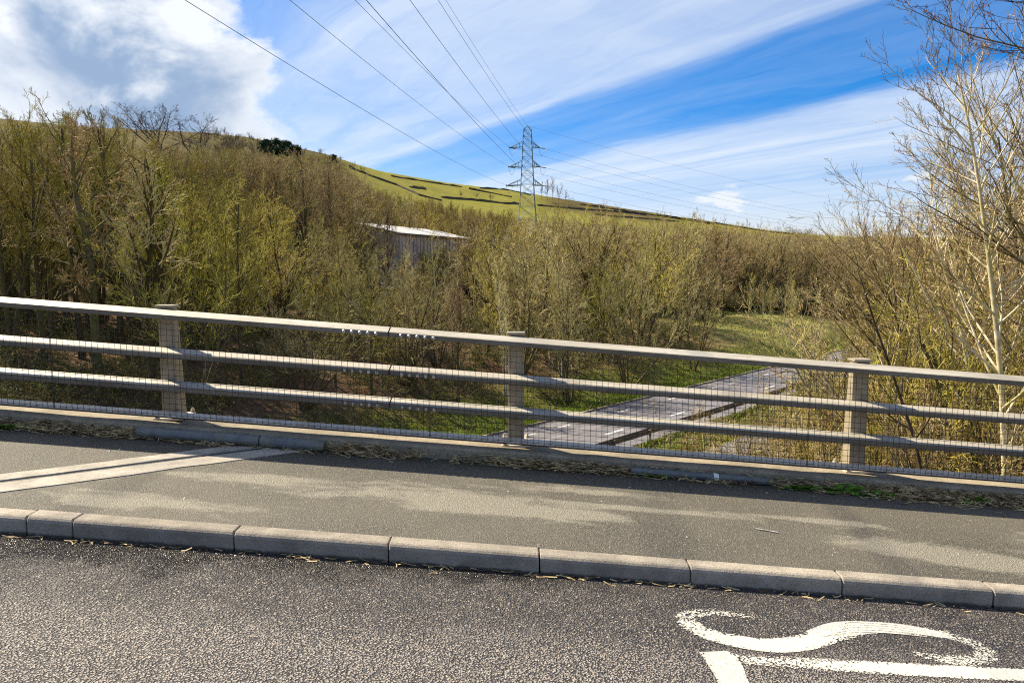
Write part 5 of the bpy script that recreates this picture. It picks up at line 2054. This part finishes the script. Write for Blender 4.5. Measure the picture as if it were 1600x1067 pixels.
# ------------------------------------------------------------------ on the hill: walls, trees, conifers
def wall_line(pxs, label, h=1.5, w=0.8):
    P = [hit(a_, b_) for a_, b_ in pxs]
    dense = []
    for a_, b_ in zip(P[:-1], P[1:]):
        L_ = np.linalg.norm((b_ - a_)[:2])
        m_ = max(2, int(L_ / 5))
        for k in range(m_):
            p = a_ + (b_ - a_) * k / m_
            dense.append((p[0], p[1]))
    dense.append((P[-1][0], P[-1][1]))
    base = np.array([dense[0][0], dense[0][1], float(terr(*dense[0]))])
    D = np.array(dense)
    D = D + RNG.normal(0, 0.25, D.shape)
    T = unit(np.gradient(D, axis=0))
    Nn = np.c_[-T[:, 1], T[:, 0]]
    Z = terr(D[:, 0], D[:, 1])
    hh = h * 0.75 * RNG.uniform(0.5, 1.3, len(D))
    rows = [np.c_[D - Nn * w * 0.6, Z - 0.6], np.c_[D - Nn * w * 0.4, Z + hh], np.c_[D + Nn * w * 0.4, Z + hh], np.c_[D + Nn * w * 0.6, Z - 0.6]]
    n = len(D)
    Vv = np.stack(rows, 1).reshape(-1, 3) - base
    i = np.arange(n - 1)[:, None] * 4
    f = np.concatenate([i + np.array([[k, k + 4, k + 5, k + 1]]) for k in range(3)] + [np.array([[0, 1, 2, 3]]), np.array([[0, 1, 2, 3]])[:, ::-1] + (n - 1) * 4])
    o = obj('stone_wall', mesh_np('stone_wall', Vv, f, [M['stone']]))
    o.location = base
    tag(o, label, 'wall', 'dry stone walls on the hill')


wall_line([(545, 262), (580, 276), (620, 290), (655, 306), (690, 314)], 'dark field wall running down the left edge of the bright green field', 1.9, 1.2)
wall_line([(612, 276), (650, 282), (700, 290), (722, 293)], 'dark wall along the skyline left of the pylon', 1.6, 1.0)
wall_line([(733, 296), (770, 303), (800, 309)], 'short dark wall just below the skyline left of the pylon', 1.8, 1.0)
wall_line([(690, 309), (735, 313), (790, 319), (812, 319)], 'dark wall along the foot of the bright green field', 2.0, 1.2)
wall_line([(750, 295), (790, 297), (830, 306)], 'dark wall on the skyline directly behind the pylon', 1.7, 1.0)
wall_line([(840, 322), (900, 327), (960, 331), (1010, 337)], 'dark wall crossing the slope just right of the pylon', 1.8, 1.0)
wall_line([(905, 320), (960, 328), (1030, 338), (1110, 351)], 'dark wall near the skyline right of the pylon', 1.9, 1.0)
wall_line([(1040, 338), (1120, 350), (1200, 363), (1240, 367)], 'dark wall along the skyline at the far right of the hill', 1.8, 1.0)
wall_line([(640, 293), (665, 296)], 'short dark ruined wall in the middle of the bright green field', 1.8, 2.0)
wall_line([(930, 336), (1000, 342), (1060, 347)], 'lower dark wall crossing the green slope right of the pylon', 1.6, 1.0)

hill_trees = [(720, 309, 6.5, 'bushy', 'round bare tree alone in the bright green field'), (743, 309, 5.0, 'bushy', 'small bare bush right of the round field tree'), (767, 313, 6.0, 'bushy', 'small bare bush at the field wall left of the pylon'),
              (940, 325, 5.0, 'bushy', 'small bare tree on the skyline right of the pylon'), (1027, 336, 5.0, 'bushy', 'low bare tree on the skyline above the middle of the right wood'), (1098, 347, 3.5, 'bushy', 'tiny bush on the skyline wall right of centre'),
              (1160, 356, 5.0, 'bushy', 'small dark lone tree on the skyline above the right wood'),
              (1243, 369, 8.0, 'spread', 'leftmost rounded bare tree of the skyline row at the far right'), (1264, 371, 9.0, 'spread', 'largest rounded bare tree of the skyline row at the far right'), (1290, 371, 6.0, 'spread', 'rightmost rounded bare tree of the skyline row at the far right'),
              (553, 262, 5.0, 'bushy', 'small bush at the top left corner of the bright green field'), (565, 270, 6.0, 'bushy', 'bush on the wall at the left edge of the bright green field')]
for i, (px, py, h, kind, lb) in enumerate(hill_trees):
    p = hit(px, py)
    put_tree('hill_tree', kind, i, p[0], p[1], h, lb, 'tree', 'trees on the open hill', M['trunk'], M['dark'] if kind == 'spread' else M['trunk'], z=float(p[2]) - 0.2, wide=1.15)
for i, (px, py, h) in enumerate(((846, 312, 10), (855, 314, 12), (864, 314, 13), (873, 316, 11), (884, 318, 8))):
    p = hit(px, py)
    put_tree('hill_tree', 'tall', i, p[0], p[1], h * p[1] / 420, ['leftmost', 'second', 'middle', 'fourth', 'rightmost'][i] + ' slender bare tree of the row right behind the pylon', 'tree', 'slender trees behind the pylon', M['brown'], M['brown'], z=float(p[2]) - 0.2, wide=0.8)

# scattered bushes of the moor
for i, (px, py, h, lb) in enumerate([(352, 228, 4.0, 'dark bush on the moor right of the spreading trees'), (372, 219, 3.5, 'dark green bush on the moor skyline'), (395, 232, 4.0, 'small dark bush on the moor below the skyline'),
                                     (408, 243, 4.5, 'dark bush on the moor left of the pines')]):
    p = hit(px, py)
    put_tree('moor_bush', 'bushy', i, p[0], p[1], h, lb, 'bush', 'bushes on the moor', M['trunk'], M['trunk'], z=float(p[2]) - 0.2, wide=1.3)


def pine(px, py, h, wide, label, seed):
    rng = np.random.default_rng(seed)
    p = hit(px, py)
    root = thing('pine_tree', label, 'tree', (p[0], p[1], float(p[2]) - 0.3), 'pines on the hill')
    b = MB()
    b.tube([(0, 0, 0), (0.1, 0, h * 0.5), (0, 0.1, h * 0.9)], [0.35, 0.25, 0.08], 6)
    b.build('trunk', M['dark'], root)
    n_c = 16
    cz = rng.uniform(0.12, 0.9, n_c)
    cr_ = wide * (1.05 - cz) ** 0.5 * rng.uniform(0.25, 1.0, n_c)
    ca = rng.uniform(0, 6.28, n_c)
    C0 = np.c_[cr_ * np.cos(ca), cr_ * np.sin(ca), cz * h]
    n = 1300
    k = rng.integers(0, n_c, n)
    C = C0[k] + rng.normal(0, 1, (n, 3)) * np.array([0.26, 0.26, 0.17]) * wide
    d1 = unit(rng.normal(0, 1, (n, 3))) * rng.uniform(0.3, 0.7, (n, 1))
    d2 = unit(np.cross(d1, rng.normal(0, 1, (n, 3)))) * rng.uniform(0.2, 0.4, (n, 1))
    Vv = np.stack([C - d1, C + d2, C + d1, C - d2], 1).reshape(-1, 3)
    obj('crown', mesh_np('crown', Vv, np.arange(n * 4).reshape(n, 4), [M['needle']]), root)


pines = [(411, 238, 8, 3.6), (418, 240, 11, 3.4), (425, 239, 9, 4.4), (432, 243, 12, 3.8), (441, 241, 9, 4.6), (449, 245, 11, 4.0), (457, 244, 8, 4.4), (466, 249, 10, 3.4), (521, 258, 8, 2.6)]
order = ['leftmost', 'second from left', 'third from left', 'fourth from left', 'fifth from left', 'sixth from left', 'seventh from left', 'eighth from left']
for i, (px, py, h, w_) in enumerate(pines):
    p = hit(px, py)
    k_ = np.hypot(p[0], p[1]) / 560
    pine(px, py, h * k_, w_ * k_, ('dark green pine, %s in the clump on the hill' % order[i]) if i < 8 else 'single dark pine at the right end of the hilltop wood', 70 + i)

# ------------------------------------------------------------------ trees that would share a label are told apart by their order from left to right
by = {}
for o in list(COL.objects):
    if o.parent is None and 'label' in o:
        by.setdefault(o['label'], []).append(o)
for lb, os_ in by.items():
    if len(os_) < 2:
        continue
    os_.sort(key=lambda o: to_px(o.location.x, o.location.y, o.location.z)[0])
    k = len(os_)
    words = ['first', 'second', 'third', 'fourth', 'fifth', 'sixth', 'seventh', 'eighth']
    for i, o in enumerate(os_):
        if k == 2:
            w_ = ('left-hand', 'right-hand')[i]
        elif k == 3:
            w_ = ('leftmost', 'central', 'rightmost')[i]
        else:
            w_ = words[min(i, 7)] + '-from-left'
        o['label'] = w_ + ' ' + lb
